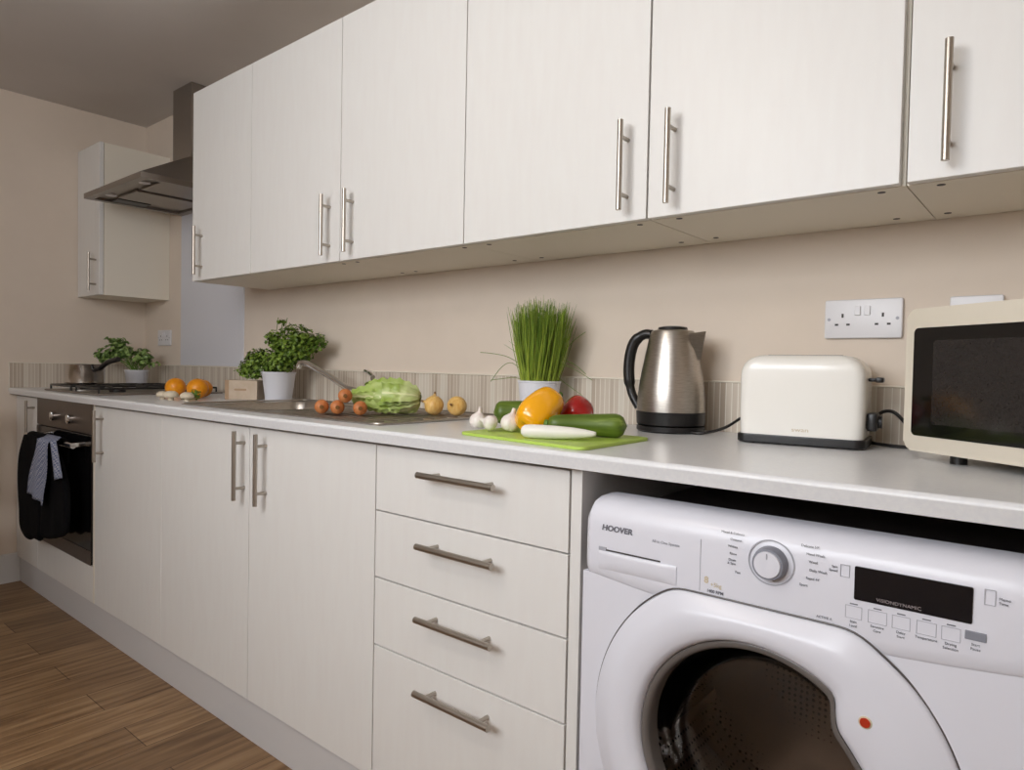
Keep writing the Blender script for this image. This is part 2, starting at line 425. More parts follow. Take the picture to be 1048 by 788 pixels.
wall_cab(2.1165, 2.6175, [(2.1165, 2.6175, 2.178)], 'cream wall cabinet above the sink, handle at its left edge', holes=[(2.15, -.28), (2.15, -.05), (2.585, -.28), (2.56, -.05)])
wall_cab(2.6175, 3.1205, [(2.6175, 3.1205, 3.075)], 'cream wall cabinet above the chives, handle at its right edge', holes=[(2.668, -.28), (2.655, -.05), (3.083, -.277), (3.066, -.05)])
wall_cab(3.1215, 3.5715, [(3.1215, 3.5665, 3.178)], 'cream wall cabinet above kettle and toaster, handle low left', holes=[(3.175, -.285), (3.155, -.06), (3.532, -.278), (3.513, -.05)])
wall_cab(3.5720, 4.07, [(3.5740, 4.07, 3.630)], 'rightmost cream wall cabinet, above the microwave', holes=[(3.616, -.277), (3.597, -.051)])

# ------------------------------------------------------------------ cooker hood
t = thing('cooker_hood', (.70, -.2, 1.75), 'stainless chimney cooker hood between the wall cabinets', 'cooker hood')
HX0, HX1, HY, HZ = .42, 1.01, -.43, 1.744
bm = B()
# rim frame (open underside)
for a in ((HX0, HX1, HY, HY+.03), (HX0, HX0+.03, HY+.03, -.001), (HX1-.03, HX1, HY+.03, -.001), (HX0+.03, HX1-.03, -.04, -.001)):
    box(bm, a[0], a[1], a[2], a[3], HZ, HZ+.022)
box(bm, HX0+.03, HX1-.03, HY+.03, -.04, HZ+.012, HZ+.021)
obj('rim', bm, 'steel_dark', t, world=True)
bm = B()
lo = [(HX0, HY+.0, HZ+.022), (HX1, HY+.0, HZ+.022), (HX1, -.001, HZ+.022), (HX0, -.001, HZ+.022)]
hi = [(.61, -.137, 1.935), (.79, -.137, 1.935), (.79, -.001, 1.935), (.61, -.001, 1.935)]
A_ = [bm.verts.new(p) for p in lo]; B_ = [bm.verts.new(p) for p in hi]
for k in range(4): bm.faces.new((A_[k], A_[(k+1) % 4], B_[(k+1) % 4], B_[k]))
bm.faces.new(A_); bm.faces.new(B_); obj('canopy', bm, 'steel_dark', t, world=True)
bm = B(); box(bm, .6125, .7875, -.135, -.001, 1.9355, H-.001, .001); obj('chimney', bm, 'steel_dark', t, world=True)
for fx in (.55, .79):
    bm = B(); box(bm, fx, fx+.195, -.34, -.06, HZ+.002, HZ+.0115, .002)
    f = obj('grease_filter', bm, 'steel_dark', t, world=True)
bm = B(); box(bm, .445, .525, -.33, -.19, HZ+.003, HZ+.0115, .003); obj('control_box', bm, 'black', t, world=True)
for fx in (.56, .90):
    bm = B(); cyl(bm, (fx, -.372, HZ+.005), (fx, -.372, HZ+.0118), .022, 20); obj('lamp', bm, 'white_plastic', t, world=True)

# ------------------------------------------------------------------ oven
t = thing('built_in_oven', (.626, -.3, .26), 'built-in stainless and black glass oven with gloves over its handle', 'oven')
bm = B(); box(bm, .3085, .944, YD+.012, -.03, .2585, .8745); obj('body', bm, 'black', t, world=True)
bm = B(); box(bm, .3085, .944, YD-.004, YD+.012, .757, .872, .002); obj('control_panel', bm, 'oven_steel', t, world=True)
for kx in (.545, .736):
    bm = B(); cyl(bm, (kx, YD-.022, .805), (kx, YD-.0045, .805), .0185, 24); box(bm, kx-.003, kx+.003, YD-.026, YD-.02, .79, .82, .001)
    obj('knob', bm, 'chrome', t, world=True, smooth=True)
bm = B(); box(bm, .3085, .944, YD-.006, YD+.012, .262, .754, .003); d = obj('door', bm, 'glass_black', t, world=True)
bm = B(); box(bm, .3085, .944, YD-.009, YD-.0062, .262, .315, .001); obj('trim_strip', bm, 'oven_steel', d, world=True)
bm = B(); cyl(bm, (.35, -.622, .716), (.905, -.622, .716), .010, 18)
for hx in (.372, .872): box(bm, hx-.007, hx+.007, -.618, YD-.005, .708, .724, .002)
obj('handle', bm, 'chrome', d, world=True, smooth=True)

# oven glove: two padded lobes hanging over the handle
def pillow_cloth(outline, yf, yb, sub=10, wr=.004, seed=0, edge=.018):
    """front and back sheets of a padded cloth with given x,z outline"""
    bm = B(); cx = sum(p[0] for p in outline)/len(outline); cz = sum(p[1] for p in outline)/len(outline)
    P = smooth_path([(p[0], 0, p[1]) for p in outline]+[(outline[0][0], 0, outline[0][1])], 4)[:-1]
    def ring(s, y):
        out = []
        for p in P:
            x = cx+(p.x-cx)*s; z = cz+(p.z-cz)*s
            w = wr*noise.noise(Vector((x*14+seed, z*5, seed)))*2 if s < .99 else 0
            out.append(bm.verts.new((x, y+w, z)))
        return out
    ss = [(1, (yf+yb)/2), (.99, yf*.72+yb*.28), (.96, yf*.93+yb*.07), (.85, yf), (.6, yf), (.3, yf)]
    F = [ring(s, y) for s, y in ss]; Bk = [F[0]]+[ring(s, yb-(y-yf)) for s, y in ss[1:]]
    n = len(P)
    for G, flip in ((F, 0), (Bk, 1)):
        for a, b in zip(G, G[1:]):
            for k in range(n):
                bm.faces.new((a[k], a[(k+1) % n], b[(k+1) % n], b[k]))
        bm.faces.new(G[-1])
    return bm
g = thing('oven_glove', (.65, -.62, .30), 'black double oven glove hanging over the oven door handle', 'oven glove')
bm = pillow_cloth([(.43, .725), (.385, .66), (.372, .535), (.374, .40), (.385, .334), (.44, .300), (.504, .296), (.56, .315), (.64, .322), (.645, .45), (.65, .60), (.65, .68), (.62, .715), (.52, .728)], -.660, -.634, seed=1)
obj('pocket', bm, 'soft_black', g, world=True, smooth='all')
bm = pillow_cloth([(.655, .70), (.648, .60), (.65, .45), (.655, .345), (.70, .335), (.76, .345), (.827, .360), (.90, .385), (.932, .44), (.935, .52), (.90, .60), (.85, .66), (.80, .70), (.72, .712)], -.656, -.634, seed=3)
obj('pocket', bm, 'soft_black', g, world=True, smooth='all')
# strap going over the bar
bm = B()
prof = [(-.644, .66)]+[(-.622+.0215*cos(R(a)), .716+.0215*sin(R(a))) for a in range(180, -1, -20)]+[(-.6005, .64)]
inn = [(-.6065, .64)]+[(-.622+.0155*cos(R(a)), .716+.0155*sin(R(a))) for a in range(0, 181, 20)]+[(-.638, .66)]
prism(bm, prof+inn, 'x', .43, .80); obj('band', bm, 'soft_black', g, world=True, smooth=True)

# tea towel over the glove
def sheet(fn, nu, nv, th=.0025):
    bm = B(); G = [[bm.verts.new(fn(u/nu, v/nv)) for v in range(nv+1)] for u in range(nu+1)]
    for i in range(nu):
        for j in range(nv): bm.faces.new((G[i][j], G[i+1][j], G[i+1][j+1], G[i][j+1]))
    bmesh.ops.recalc_face_normals(bm, faces=bm.faces)
    bmesh.ops.solidify(bm, geom=bm.faces[:], thickness=th); return bm
tw = thing('tea_towel', (.74, -.66, .49), 'blue-grey checked tea towel draped over the black oven glove', 'tea towel')
def tw1(u, v):      # u across, v down
    xa = .685+(.545-.685)*v; xb = .835+(.765-.835)*v
    x = xa+(xb-xa)*u; z = .752-(.752-.497)*v-(.018*u if v > .9 else .01*u*v)
    if v < .08: return (x, -.645+.02*v/.08*-1+.004, z-.006+.01*v)
    return (x, -.674+.006*sin(u*11)+.003*sin(v*7+u*4), z)
obj('front_fold', sheet(tw1, 16, 22), 'towel', tw, world=True, smooth='all')
def tw2(u, v):
    xa = .80+(.845-.80)*v; xb = .865+(.935-.865)*v
    return (xa+(xb-xa)*u, -.670+.005*sin(u*8+1), .735-(.735-(.585+.02*u))*v)
obj('side_fold', sheet(tw2, 8, 14), 'towel', tw, world=True, smooth='all')

# ------------------------------------------------------------------ hob
t = thing('gas_hob', (.65, -.31, ZW), 'stainless gas hob with black pan supports set in worktop above the oven', 'hob')
bm = B(); box(bm, .36, .94, -.56, -.06, ZW+.0002, ZW+.008, .003); obj('hob_plate', bm, 'steel_dark', t, world=True)
for bx, by, br in ((.50, -.43, .038), (.80, -.43, .03), (.50, -.19, .03), (.80, -.19, .045)):
    bm = B(); lathe(bm, [(0, 0), (br, 0), (br, .008), (br*.8, .009), (br*.8, .014), (0, .015)], 20, Matrix.Translation((bx, by, ZW+.0082)))
    obj('burner', bm, 'black', t, world=True, smooth=True)
for gx in (.50, .80):
    bm = B(); z = ZW+.026
    for a, b in (((gx-.12, -.54), (gx+.12, -.54)), ((gx-.12, -.08), (gx+.12, -.08)), ((gx-.12, -.54), (gx-.12, -.08)), ((gx+.12, -.54), (gx+.12, -.08)), ((gx-.12, -.31), (gx+.12, -.31)), ((gx, -.54), (gx, -.48)), ((gx, -.14), (gx, -.08)), ((gx, -.36), (gx, -.25)), ((gx-.12, -.43), (gx-.055, -.43)), ((gx+.055, -.43), (gx+.12, -.43)), ((gx-.12, -.19), (gx-.055, -.19)), ((gx+.055, -.19), (gx+.12, -.19))):
        cyl(bm, (*a, z), (*b, z), .004, 8)
    for a in ((gx-.12, -.54), (gx+.12, -.54), (gx-.12, -.08), (gx+.12, -.08)): cyl(bm, (*a, ZW+.008), (*a, z), .004, 8)
    obj('pan_support', bm, 'black', t, world=True, smooth=True)

# saucepan
t = thing('saucepan', (.425, -.425, ZW+.030), 'stainless saucepan with black handle on the hob', 'saucepan', rz=0)
bm = B(); r = .077
lathe(bm, [(0, 0), (r-.006, 0), (r, .006), (r, .082), (r+.003, .086), (r, .0875), (r-.003, .084), (r-.003, .008), (0, .006)], 40); obj('pot', bm, 'pan_steel', t, smooth=True)
hd = Vector((.85, .12, 0)).normalized()
bm = B(); p0 = hd*(r+.001)+Vector((0, 0, .06))
tube(bm, smooth_path([p0, p0+hd*.05+Vector((0, 0, .012)), p0+hd*.11+Vector((0, 0, .037)), p0+hd*.19+Vector((0, 0, .05))], 5), [.008]*5+[.011]*11, 10)
obj('handle', bm, 'black', t, smooth=True)

# ------------------------------------------------------------------ sink
t = thing('kitchen_sink', (2.07, -.30, ZW), 'inset stainless steel sink with bowl and ribbed drainer', 'sink')
bm = B(); z0, z1 = ZW+.0003, ZW+.005
X0, X1, Y0, Y1 = 1.583, 2.57, -.535, -.075
fx = [X0, SX0+.004, SX1-.004, X1]
# plate made of 4 pieces around the bowl, merged into one surface, with a raised rim
for a in ((X0+.003, SX0+.004, Y0+.003, Y1-.003), (SX1-.004, X1-.003, Y0+.003, Y1-.003), (SX0+.004, SX1-.004, Y0+.003, SY0+.004), (SX0+.004, SX1-.004, SY1-.004, Y1-.003)):
    box(bm, a[0], a[1], a[2], a[3], z0, z0+.0022)
tube(bm, [(x, y, z0+.003) for x, y in rrect(X0+.003, X1-.003, Y0+.003, Y1-.003, .03, 8)], .0032, 8, closed=True)
obj('rim', bm, 'steel', t, world=True, smooth=True)
bm = B(); rr = [rrect(SX0+.004, SX1-.004, SY0+.004, SY1-.004, .05, 6), rrect(SX0+.01, SX1-.01, SY0+.01, SY1-.01, .05, 6), rrect(SX0+.02, SX1-.02, SY0+.02, SY1-.02, .05, 6)]
zz = [ZW+.003, ZW-.01, ZW-.15]
V_ = [[bm.verts.new((x, y, z)) for x, y in ring] for ring, z in zip(rr, zz)]
n = len(V_[0])
for a, b in zip(V_, V_[1:]):
    for k in range(n): bm.faces.new((a[k], a[(k+1) % n], b[(k+1) % n], b[k]))
bm.faces.new(V_[-1]); obj('bowl', bm, 'steel', t, world=True, smooth=True)
bm = B()
for k in range(9):
    y = -.48+k*.042; cyl(bm, (2.09, y, z0+.0022), (2.52, y, z0+.0022), .0032, 8)
obj('drainer_ribs', bm, 'steel', t, world=True, smooth=True)
# tap
t = thing('mixer_tap', (2.03, -.115, ZW), 'chrome mixer tap with long swan spout over the sink bowl', 'tap')
bm = B(); lathe(bm, [(0, 0), (.026, 0), (.026, .006), (.02, .012), (.019, .065), (.021, .072), (.019, .082), (0, .085)], 28, Matrix.Translation((2.03, -.115, ZW+.0026)))
obj('tap_body', bm, 'chrome', t, world=True, smooth=True)
bm = B(); tube(bm, smooth_path([(2.025, -.12, ZW+.05), (1.93, -.135, .962), (1.84, -.15, 1.000), (1.76, -.165, 1.034), (1.735, -.172, 1.044), (1.71, -.18, 1.043), (1.702, -.182, 1.028)], 6), .0105, 14)
obj('spout', bm, 'chrome', t, world=True, smooth=True)
bm = B(); tube(bm, smooth_path([(2.03, -.115, ZW+.085), (2.015, -.105, ZW+.10), (1.975, -.09, ZW+.112), (1.94, -.08, ZW+.118)], 5), [.011]*5+[.008]*6+[.006]*5, 12)
obj('lever', bm, 'chrome', t, world=True, smooth=True)

# ------------------------------------------------------------------ plants
RV = Vector((.77, .637, 0)); FV = Vector((-.637, .77, 0))
def leafset(bm, centre, ells, n, size, kind='parsley', ymax=9, up=.35):
    """many small folded leaflets filling ellipsoids ((dx,dy,dz),(rx,ry,rz),weight)"""
    W_ = [e[2] for e in ells]; tones = []
    for _ in range(n):
        e = random.choices(ells, W_)[0]
        while True:
            d = Vector((random.gauss(0, 1), random.gauss(0, 1), random.gauss(0, 1)))
            if d.length > .1: break
        d.normalize(); q = random.random()**.45
        p = Vector(centre)+Vector(e[0])+Vector((d.x*e[1][0], d.y*e[1][1], d.z*e[1][2]))*q
        if p.y > ymax-.006: p.y = ymax-.006-random.random()*.01
        nrm = (d+Vector((random.uniform(-.6, .6), random.uniform(-.6, .6), random.uniform(0, .9)+up))).normalized()
        a = nrm.orthogonal().normalized(); a = Matrix.Rotation(random.uniform(0, 2*pi), 3, nrm) @ a; b = nrm.cross(a)
        s = size*random.uniform(.6, 1.3); tn = random.random()*.6+(.4*q if random.random() < .3 else 0)
        if kind == 'parsley':
            angs = [(-.5, .5), (0, 1.0), (.5, .5)]
            pts2 = [(0, 0), (-.35, .25), (-.75, .45), (-.5, .65), (-.55, .95), (-.2, .8), (0, 1.25), (.2, .8), (.55, .95), (.5, .65), (.75, .45), (.35, .25)]
        else:
            pts2 = [(0, 0), (-.3, .2), (-.45, .55), (-.3, .95), (0, 1.25), (.3, .95), (.45, .55), (.3, .2)]
        vs = []
        for x, y in pts2:
            v = p+a*x*s+b*(y-.5)*s+nrm*(abs(x)*.35-.25*(y-.5)**2)*s
            if v.y > ymax: v.y = ymax
            vs.append(bm.verts.new(v)); tones.append(tn)
        c = bm.verts.new(p+b*.05*s); tones.append(min(1, tn+.25))
        for k in range(len(vs)): bm.faces.new((vs[k], vs[(k+1) % len(vs)], c))
    return tones
def stems(bm, base, tips, r=.0012):
    for t_ in tips:
        b = Vector(base)+Vector((random.uniform(-.02, .02), random.uniform(-.02, .02), 0)); t_ = Vector(t_)
        mid = (b+t_)/2+Vector((random.uniform(-.01, .01), random.uniform(-.01, .01), .02))
        tube(bm, smooth_path([b, mid, t_], 3), r, 5)
def plant_pot(parent, rb, rt, h, m='pot'):
    bm = B(); lathe(bm, [(0, 0), (rb, 0), (rb+.001, .002), (rt, h-.006), (rt+.002, h-.004), (rt+.002, h), (rt-.003, h), (rt-.004, h-.008), (0, h-.012)], 40)
    obj('pot', bm, m, parent, smooth=True)
    bm = B(); lathe(bm, [(0, h-.0115), (rt-.0045, h-.0115), (rt-.0045, h-.009), (0, h-.006)], 24); obj('soil', bm, 'soil', parent)

# parsley
pc = (1.525, -.150, ZW+.0005)
t = thing('potted_parsley', pc, 'bushy parsley in white pot beside the sink tap', 'plant', 'potted herbs')
plant_pot(t, .046, .0600, .105)
bm = B()
el = [((.075, .02, .205), (.085, .075, .075), 6), ((.02, -.01, .15), (.085, .07, .05), 3.5), ((-.065, -.045, .145), (.055, .045, .045), 2.0), ((-.105, -.07, .115), (.03, .03, .035), .9), ((-.01, -.02, .225), (.03, .03, .035), .6), ((.02, .0, .288), (.02, .01, .012), .15), ((.165, .05, .215), (.045, .03, .03), .9), ((-.07, -.05, .09), (.03, .02, .015), .2)]
tn = leafset(bm, (0, 0, 0), el, 2300, .013, ymax=.135)
fo = obj('foliage', bm, 'leaf', t, smooth=False)
# keep leaves clear of the wall
for v in fo.data.vertices: v.co.y = min(v.co.y, .135)
set_tone(fo, lambda i, c: tn[i] if i < len(tn) else .5)
bm = B(); stems(bm, (0, 0, .095), [Vector(e[0])+Vector((random.uniform(-.04, .04), random.uniform(-.03, .02), random.uniform(-.02, .02))) for e in el for _ in range(6)])
obj('stems', bm, 'stem_green', t)
# basil-like herb by the hob
hc = (.272, -.15, ZW+.0005)
t = thing('potted_herb', hc, 'leafy herb in white pot in the corner behind the saucepan', 'plant', 'potted herbs')
plant_pot(t, .040, .052, .09)
bm = B()
el = [((-.06, -.05, .185), (.07, .06, .05), 4), ((-.12, -.09, .16), (.06, .05, .045), 2.2), ((.03, .01, .155), (.07, .045, .04), 2), ((-.08, -.07, .235), (.06, .04, .012), .3), ((.09, .04, .125), (.04, .03, .02), .3)]
tn2 = leafset(bm, (0, 0, 0), el, 420, .022, 'basil', ymax=.135)
fo = obj('foliage', bm, 'leaf2', t)
for v in fo.data.vertices: v.co.x = max(v.co.x, -.255)
set_tone(fo, lambda i, c: tn2[i] if i < len(tn2) else .5)
bm = B(); stems(bm, (0, 0, .08), [Vector(e[0])+Vector((random.uniform(-.05, .05), random.uniform(-.03, .02), 0)) for e in el for _ in range(6)], .0014)
obj('stems', bm, 'stem_green', t)
# chives
cc = (2.693, -.098, ZW+.0005)
t = thing('potted_chives', cc, 'tall bunch of chives in white pot against the wall', 'plant', 'potted herbs')
plant_pot(t, .045, .056, .105)
bm = B(); tn3 = []
def blade(b0, tip, r, bend, tb):
    n0 = len(bm.verts)
    b0 = Vector(b0); tip = Vector(tip); mid = (b0+tip)/2+Vector(bend)
    P = smooth_path([b0, mid, tip], 3)
    for p in P: p.y = min(p.y, .082)
    tube(bm, P, [r*(1-.75*(i/(len(P)-1))**2) for i in range(len(P))], 4)
    k = len(bm.verts)-n0
    for i in range(k): tn3.append(min(1, max(0, tb+(.45*(1-i/k)**2))))
for _ in range(760):
    a = random.uniform(0, 2*pi); q = random.random()**.5
    bx, by = .048*q*cos(a), .048*q*sin(a)
    hgt = random.uniform(.19, .255)*(1-.12*q)
    tx, ty = bx*1.75+random.gauss(0, .014), by*1.25+random.gauss(0, .008)
    blade((bx, by, .094), (tx, ty, .10+hgt-.02), random.uniform(.0011, .0018), (random.gauss(0, .004), random.gauss(0, .004), 0), random.random()**2*.7)
for dx, dz in ((-.115, .20), (-.10, .21), (-.085, .235), (-.07, .24), (.085, .22), (.1, .225)):
    blade((dx*.3, 0, .095), (RV.x*dx, RV.y*dx*.6, dz), .0013, (-dx*.1, 0, .02), .2)
for pts in ([(-.03, 0, .13), (-.08, -.03, .165), (-.12, -.05, .175), (-.15, -.07, .178)], [(-.03, -.02, .12), (-.06, -.04, .15), (-.08, -.06, .14), (-.11, -.07, .10)], [(-.02, -.02, .10), (-.05, -.04, .112), (-.08, -.06, .108), (-.105, -.075, .104)], [(.03, 0, .13), (.06, .01, .16), (.09, .03, .15), (.12, .04, .125)], [(.03, 0, .12), (.055, .0, .15), (.09, .02, .14), (.14, .04, .11)], [(.03, 0, .1), (.05, .0, .12), (.07, .02, .10), (.11, .04, .07)], [(.03, 0, .12), (.06, .01, .17), (.085, .03, .21), (.11, .05, .235)]):
    n0 = len(bm.verts); P = smooth_path(pts, 4)
    for p in P: p.y = min(p.y, .082)
    tube(bm, P, .0008, 4); tn3 += [.15]*(len(bm.verts)-n0)
fo = obj('foliage', bm, 'chive', t); set_tone(fo, lambda i, c: tn3[i])

# ------------------------------------------------------------------ kettle
t = thing('electric_kettle', (3.076, -.102, ZW), 'brushed steel electric kettle with black handle and base', 'kettle', rz=R(6))
bm = B(); lathe(bm, [(0, .0005), (.072, .0005), (.076, .004), (.0765, .014), (0, .014)], 48); obj('power_base', bm, 'black', t, smooth=True)
bm = B(); lathe(bm, [(0, .0145), (.072, .0145), (.0765, .018), (.0778, .046), (0, .046)], 48); obj('lower_band', bm, 'black', t, smooth=True)
bm = B(); lathe(bm, [(0, .0465), (.0765, .0465), (.0758, .07), (.0735, .10), (.069, .13), (.0625, .165), (.0565, .195), (.0505, .222), (.0475, .229), (.040, .2315), (0, .232)], 56); obj('body', bm, 'steel', t, smooth=True)
bm = B(); lathe(bm, [(0, .2322), (.034, .2322), (.032, .238), (.018, .2405), (0, .241)], 32); obj('lid', bm, 'black', t, smooth=True)
# spout: a V-shaped lip on local +x
bm = B()
tri = [[(.048, -.030), (.072, -.007), (.077, 0), (.072, .007), (.048, .030)], [(.052, -.022), (.069, -.004), (.072, 0), (.069, .004), (.052, .022)], [(.058, -.010), (.0655, -.002), (.0668, 0), (.0655, .002), (.058, .010)]]
zs = [(.222, .229), (.200, .200), (.165, .165)]
rg = []
for ring, (za, zb_) in zip(tri, zs):
    rg.append([bm.verts.new((x, y, za+(zb_-za)*max(0, (x-.048)/.033))) for x, y in ring])
for a, b in zip(rg, rg[1:]):
    for k in range(4): bm.faces.new((a[k], a[k+1], b[k+1], b[k]))
bmesh.ops.solidify(bm, geom=bm.faces[:], thickness=.0012)
obj('spout', bm, 'steel', t, smooth=True)
bm = B(); hp = smooth_path([(-.050, 0, .222), (-.070, 0, .222), (-.093, 0, .205), (-.104, 0, .168), (-.105, 0, .125), (-.097, 0, .085), (-.0785, 0, .052)], 5)
tube(bm, hp, [.0115]*8+[.013]*15+[.010]*(len(hp)-23), 16)
for v in bm.verts: v.co.y *= 1.1
obj('handle', bm, 'black', t, smooth=True)
# kettle cable (from base to behind the toaster)
bm = B(); tube(bm, smooth_path([(3.135, -.135, ZW+.005), (3.17, -.135, ZW+.005), (3.205, -.10, ZW+.018), (3.235, -.06, ZW+.045), (3.27, -.032, ZW+.06), (3.32, -.028, ZW+.06), (3.40, -.028, .975)], 6), .0032, 8)
tag(obj('kettle_cable', bm, 'black', smooth=True), 'black power cable running from kettle base behind the toaster', 'cable')

# ------------------------------------------------------------------ toaster
TZ = ZW
t = thing('toaster', (3.375, -.118, TZ), 'glossy cream two-slice toaster with black base', 'toaster', rz=R(6.9))
def toaster_body():
    bm = B(); hw, hd, z0, z1 = .1125, .072, .0185, .174
    # stack of rounded rectangles, profile in x rounded at top
    prof = []
    for k in range(4): prof.append((hw-.002*(k == 0), z0+(z1-z0-.04)*k/3))
    for k in range(1, 9):
        a = R(90*k/8); prof.append((hw-.04+.04*cos(a), z1-.04+.04*sin(a)))
    pd = []
    for (w, z) in prof:
        dd = hd if z < z1-.022 else hd-.022+.022*math.sqrt(max(0, 1-((z-(z1-.022))/.022)**2))
        pd.append((w, max(dd, .045), z))
    rings = []
    for w, dd, z in pd: rings.append([bm.verts.new((x, y, z)) for x, y in rrect(-w, w, -dd, dd, min(.02, dd*.4), 5)])
    n = len(rings[0])
    for a, b in zip(rings, rings[1:]):
        for k in range(n): bm.faces.new((a[k], a[(k+1) % n], b[(k+1) % n], b[k]))
    bm.faces.new(rings[0]); bm.faces.new(rings[-1]); return bm
obj('shell', toaster_body(), 'toaster', t, smooth=True)
bm = B(); prism(bm, rrect(-.115, .115, -.0745, .0745, .018), 'z', .0025, .018, .002); obj('base', bm, 'black', t, smooth=True)
for sy in (-.024, .018):
    bm = B(); box(bm, -.068, .068, sy, sy+.012, .1743, .1752); obj('slot', bm, 'black', t)
bm = B(); box(bm, .1132, .131, -.030, -.010, .126, .133, .002); box(bm, .125, .139, -.034, -.006, .1245, .1345, .003); obj('lever', bm, 'black', t, smooth=True)
bm = B(); box(bm, .1132, .131, -.040, .010, .034, .068, .004); cyl(bm, (.131, -.015, .051), (.137, -.015, .051), .012, 16); obj('browning_control', bm, 'black', t, smooth=True)
text('brand_lettering', 'swan', .011, (0.004, -.0723, .031), t, 'gold', sx=1.4)
bm = B(); tube(bm, smooth_path([(3.488, -.06, .955), (3.505, -.075, .972), (3.528, -.085, .972), (3.552, -.085, .945), (3.565, -.08, .918), (3.55, -.075, .9085), (3.51, -.07, .9085), (3.47, -.03, .9085)], 6), .0034, 8)
tag(obj('toaster_cable', bm, 'black', smooth=True), 'black cable looping out beside the toaster towards microwave', 'cable')

# ------------------------------------------------------------------ microwave
t = thing('microwave', (3.569, -.239, ZW), 'cream microwave with black glass door at the right end of the worktop', 'microwave', rz=R(-36))
MW, MD, MZ0, MZ1 = .45, .30, .016, .249
bm = B(); prism(bm, rrect(.006, MW-.006, MZ0+.004, MZ1-.001, .012, 4), 'y', .020, MD); obj('body', bm, 'appliance', t, smooth=True)
bm = B(); prism(bm, rrect(0, MW, MZ0, MZ1, .014, 5), 'y', .0, .0195, .004); d = obj('door', bm, 'appliance', t, smooth=True)
bm = B(); prism(bm, rrect(.0165, .335, .0415, .217, .008, 4), 'y', -.0012, .002); w = obj('window', bm, 'micro_glass', d, smooth=True)
bm = B(); prism(bm, rrect(.055, .30, .062, .196, .006, 4), 'y', -.0016, -.0008); obj('mesh_screen', bm, 'micro_mesh', w)
bm = B(); box(bm, .345, .44, -.001, .002, .035, .225, .0005); obj('control_panel', bm, 'micro_glass', t)
for z in (.09, .165):
    bm = B(); cyl(bm, (.392, -.016, z), (.392, -.0012, z), .02, 24); obj('dial', bm, 'appliance', t, smooth=True)
for fx, fy in ((.073, .037), (.38, .037), (.073, .26), (.38, .26)):
    bm = B(); cyl(bm, (fx, fy, .0002), (fx, fy, .0158), .012, 14); obj('foot', bm, 'black', t, smooth=True)

# ------------------------------------------------------------------ sockets
def socket(x0, x1, z0, z1, label, double=True, y=-.0002, holes=True):
    t = thing('wall_socket', ((x0+x1)/2, 0, z0), label, 'socket', 'white wall sockets')
    bm = B(); prism(bm, rrect(x0, x1, z0, z1, .004, 3), 'y', y-.009, y, .0025); obj('plate', bm, 'white_plastic', t, world=True, smooth=True)
    yy = y-.0093; zc = z0
    if not holes: return t
    for g, cx in enumerate((x0+.028+.007, x1-.028-.007) if double else ((x0+x1)/2,)):
        bm = B()
        box(bm, cx-.002, cx+.002, yy-.0002, yy+.001, z0+.043, z0+.051)
        for s in (-1, 1): box(bm, cx+s*.011-.0033, cx+s*.011+.0033, yy-.0002, yy+.001, z0+.0265, z0+.0305)
        obj('pin_holes', bm, 'dim_plastic', t, world=True)
        sx = (x0+x1)/2+(-.009 if g == 0 else .009)
        bm = B(); box(bm, sx-.0055, sx+.0055, yy-.003, yy+.001, z0+.047, z0+.066, .001); obj('switch', bm, 'white_plastic', t, world=True)
    for sx in (x0+.009, x1-.009):
        bm = B(); cyl(bm, (sx, yy-.0006, z0+.0395), (sx, yy+.001, z0+.0395), .0032, 12); obj('screw', bm, 'washer_line', t, world=True)
    return t
socket(3.377, 3.522, 1.117, 1.197, 'white double wall socket above the toaster')
socket(3.600, 3.684, 1.112, 1.1945, 'white socket plate partly hidden behind the microwave', False)
socket(.17, .31, 1.118, 1.196, 'white double socket on back wall above the corner herb')

# ------------------------------------------------------------------ chopping board and vegetables
BZ = ZW+.006
bm = B()
P4 = [(2.818, -.532), (3.150, -.572), (3.143, -.318), (2.818, -.315)]
def round_poly(P, r, n=5):
    out = []
    for i in range(len(P)):
        a, b, c = Vector(P[i-1]), Vector(P[i]), Vector(P[(i+1) % len(P)])
        u = (a-b).normalized()*r; v = (c-b).normalized()*r
        for k in range(n+1):
            t_ = k/n; q = (b+u)*(1-t_)**2+b*2*t_*(1-t_)+(b+v)*t_**2; out.append((q.x, q.y))
    return out
prism(bm, round_poly(P4, .022), 'z', ZW+.0004, BZ, .0015)
tag(obj('chopping_board', bm, 'board', smooth=True), 'lime green chopping board under the vegetables on the worktop', 'chopping board')

def pepper(name, loc, rx, rz_, L_, rad, m, label, lob=4, rot=(0, 0, 0)):
    t = thing(name, loc, label, 'pepper', 'bell peppers')
    prof = [(0, .06), (.16, .0), (.42, -.03), (.70, .02), (.9, .14), (1.0, .32), (.98, .52), (.90, .72), (.76, .88), (.5, .98), (.25, .985), (0, .93)]
    pts = smooth_path([(p[0], 0, p[1]) for p in prof], 3)
    bm = B()
    mt = Matrix.Rotation(rot[2], 4, 'Z') @ Matrix.Rotation(rot[1], 4, 'Y') @ Matrix.Rotation(rot[0], 4, 'X') @ Matrix.Translation((0, 0, -L_/2))
    lathe(bm, [(max(0, p.x)*rad, p.z*L_) for p in pts], 40, mt, lobes=lambda th, i: 1+.055*cos(lob*th)+.02*cos(3*th+1))
    obj('flesh', bm, m, t, smooth='all')
    bm = B(); tube(bm, [mt @ Vector((0, 0, L_*.92)), mt @ Vector((.002, 0, L_*1.02)), mt @ Vector((.008, 0, L_*1.14))], [.007, .0045, .006], 8)
    obj('stem', bm, 'stem_green', t, smooth=True)
    return t
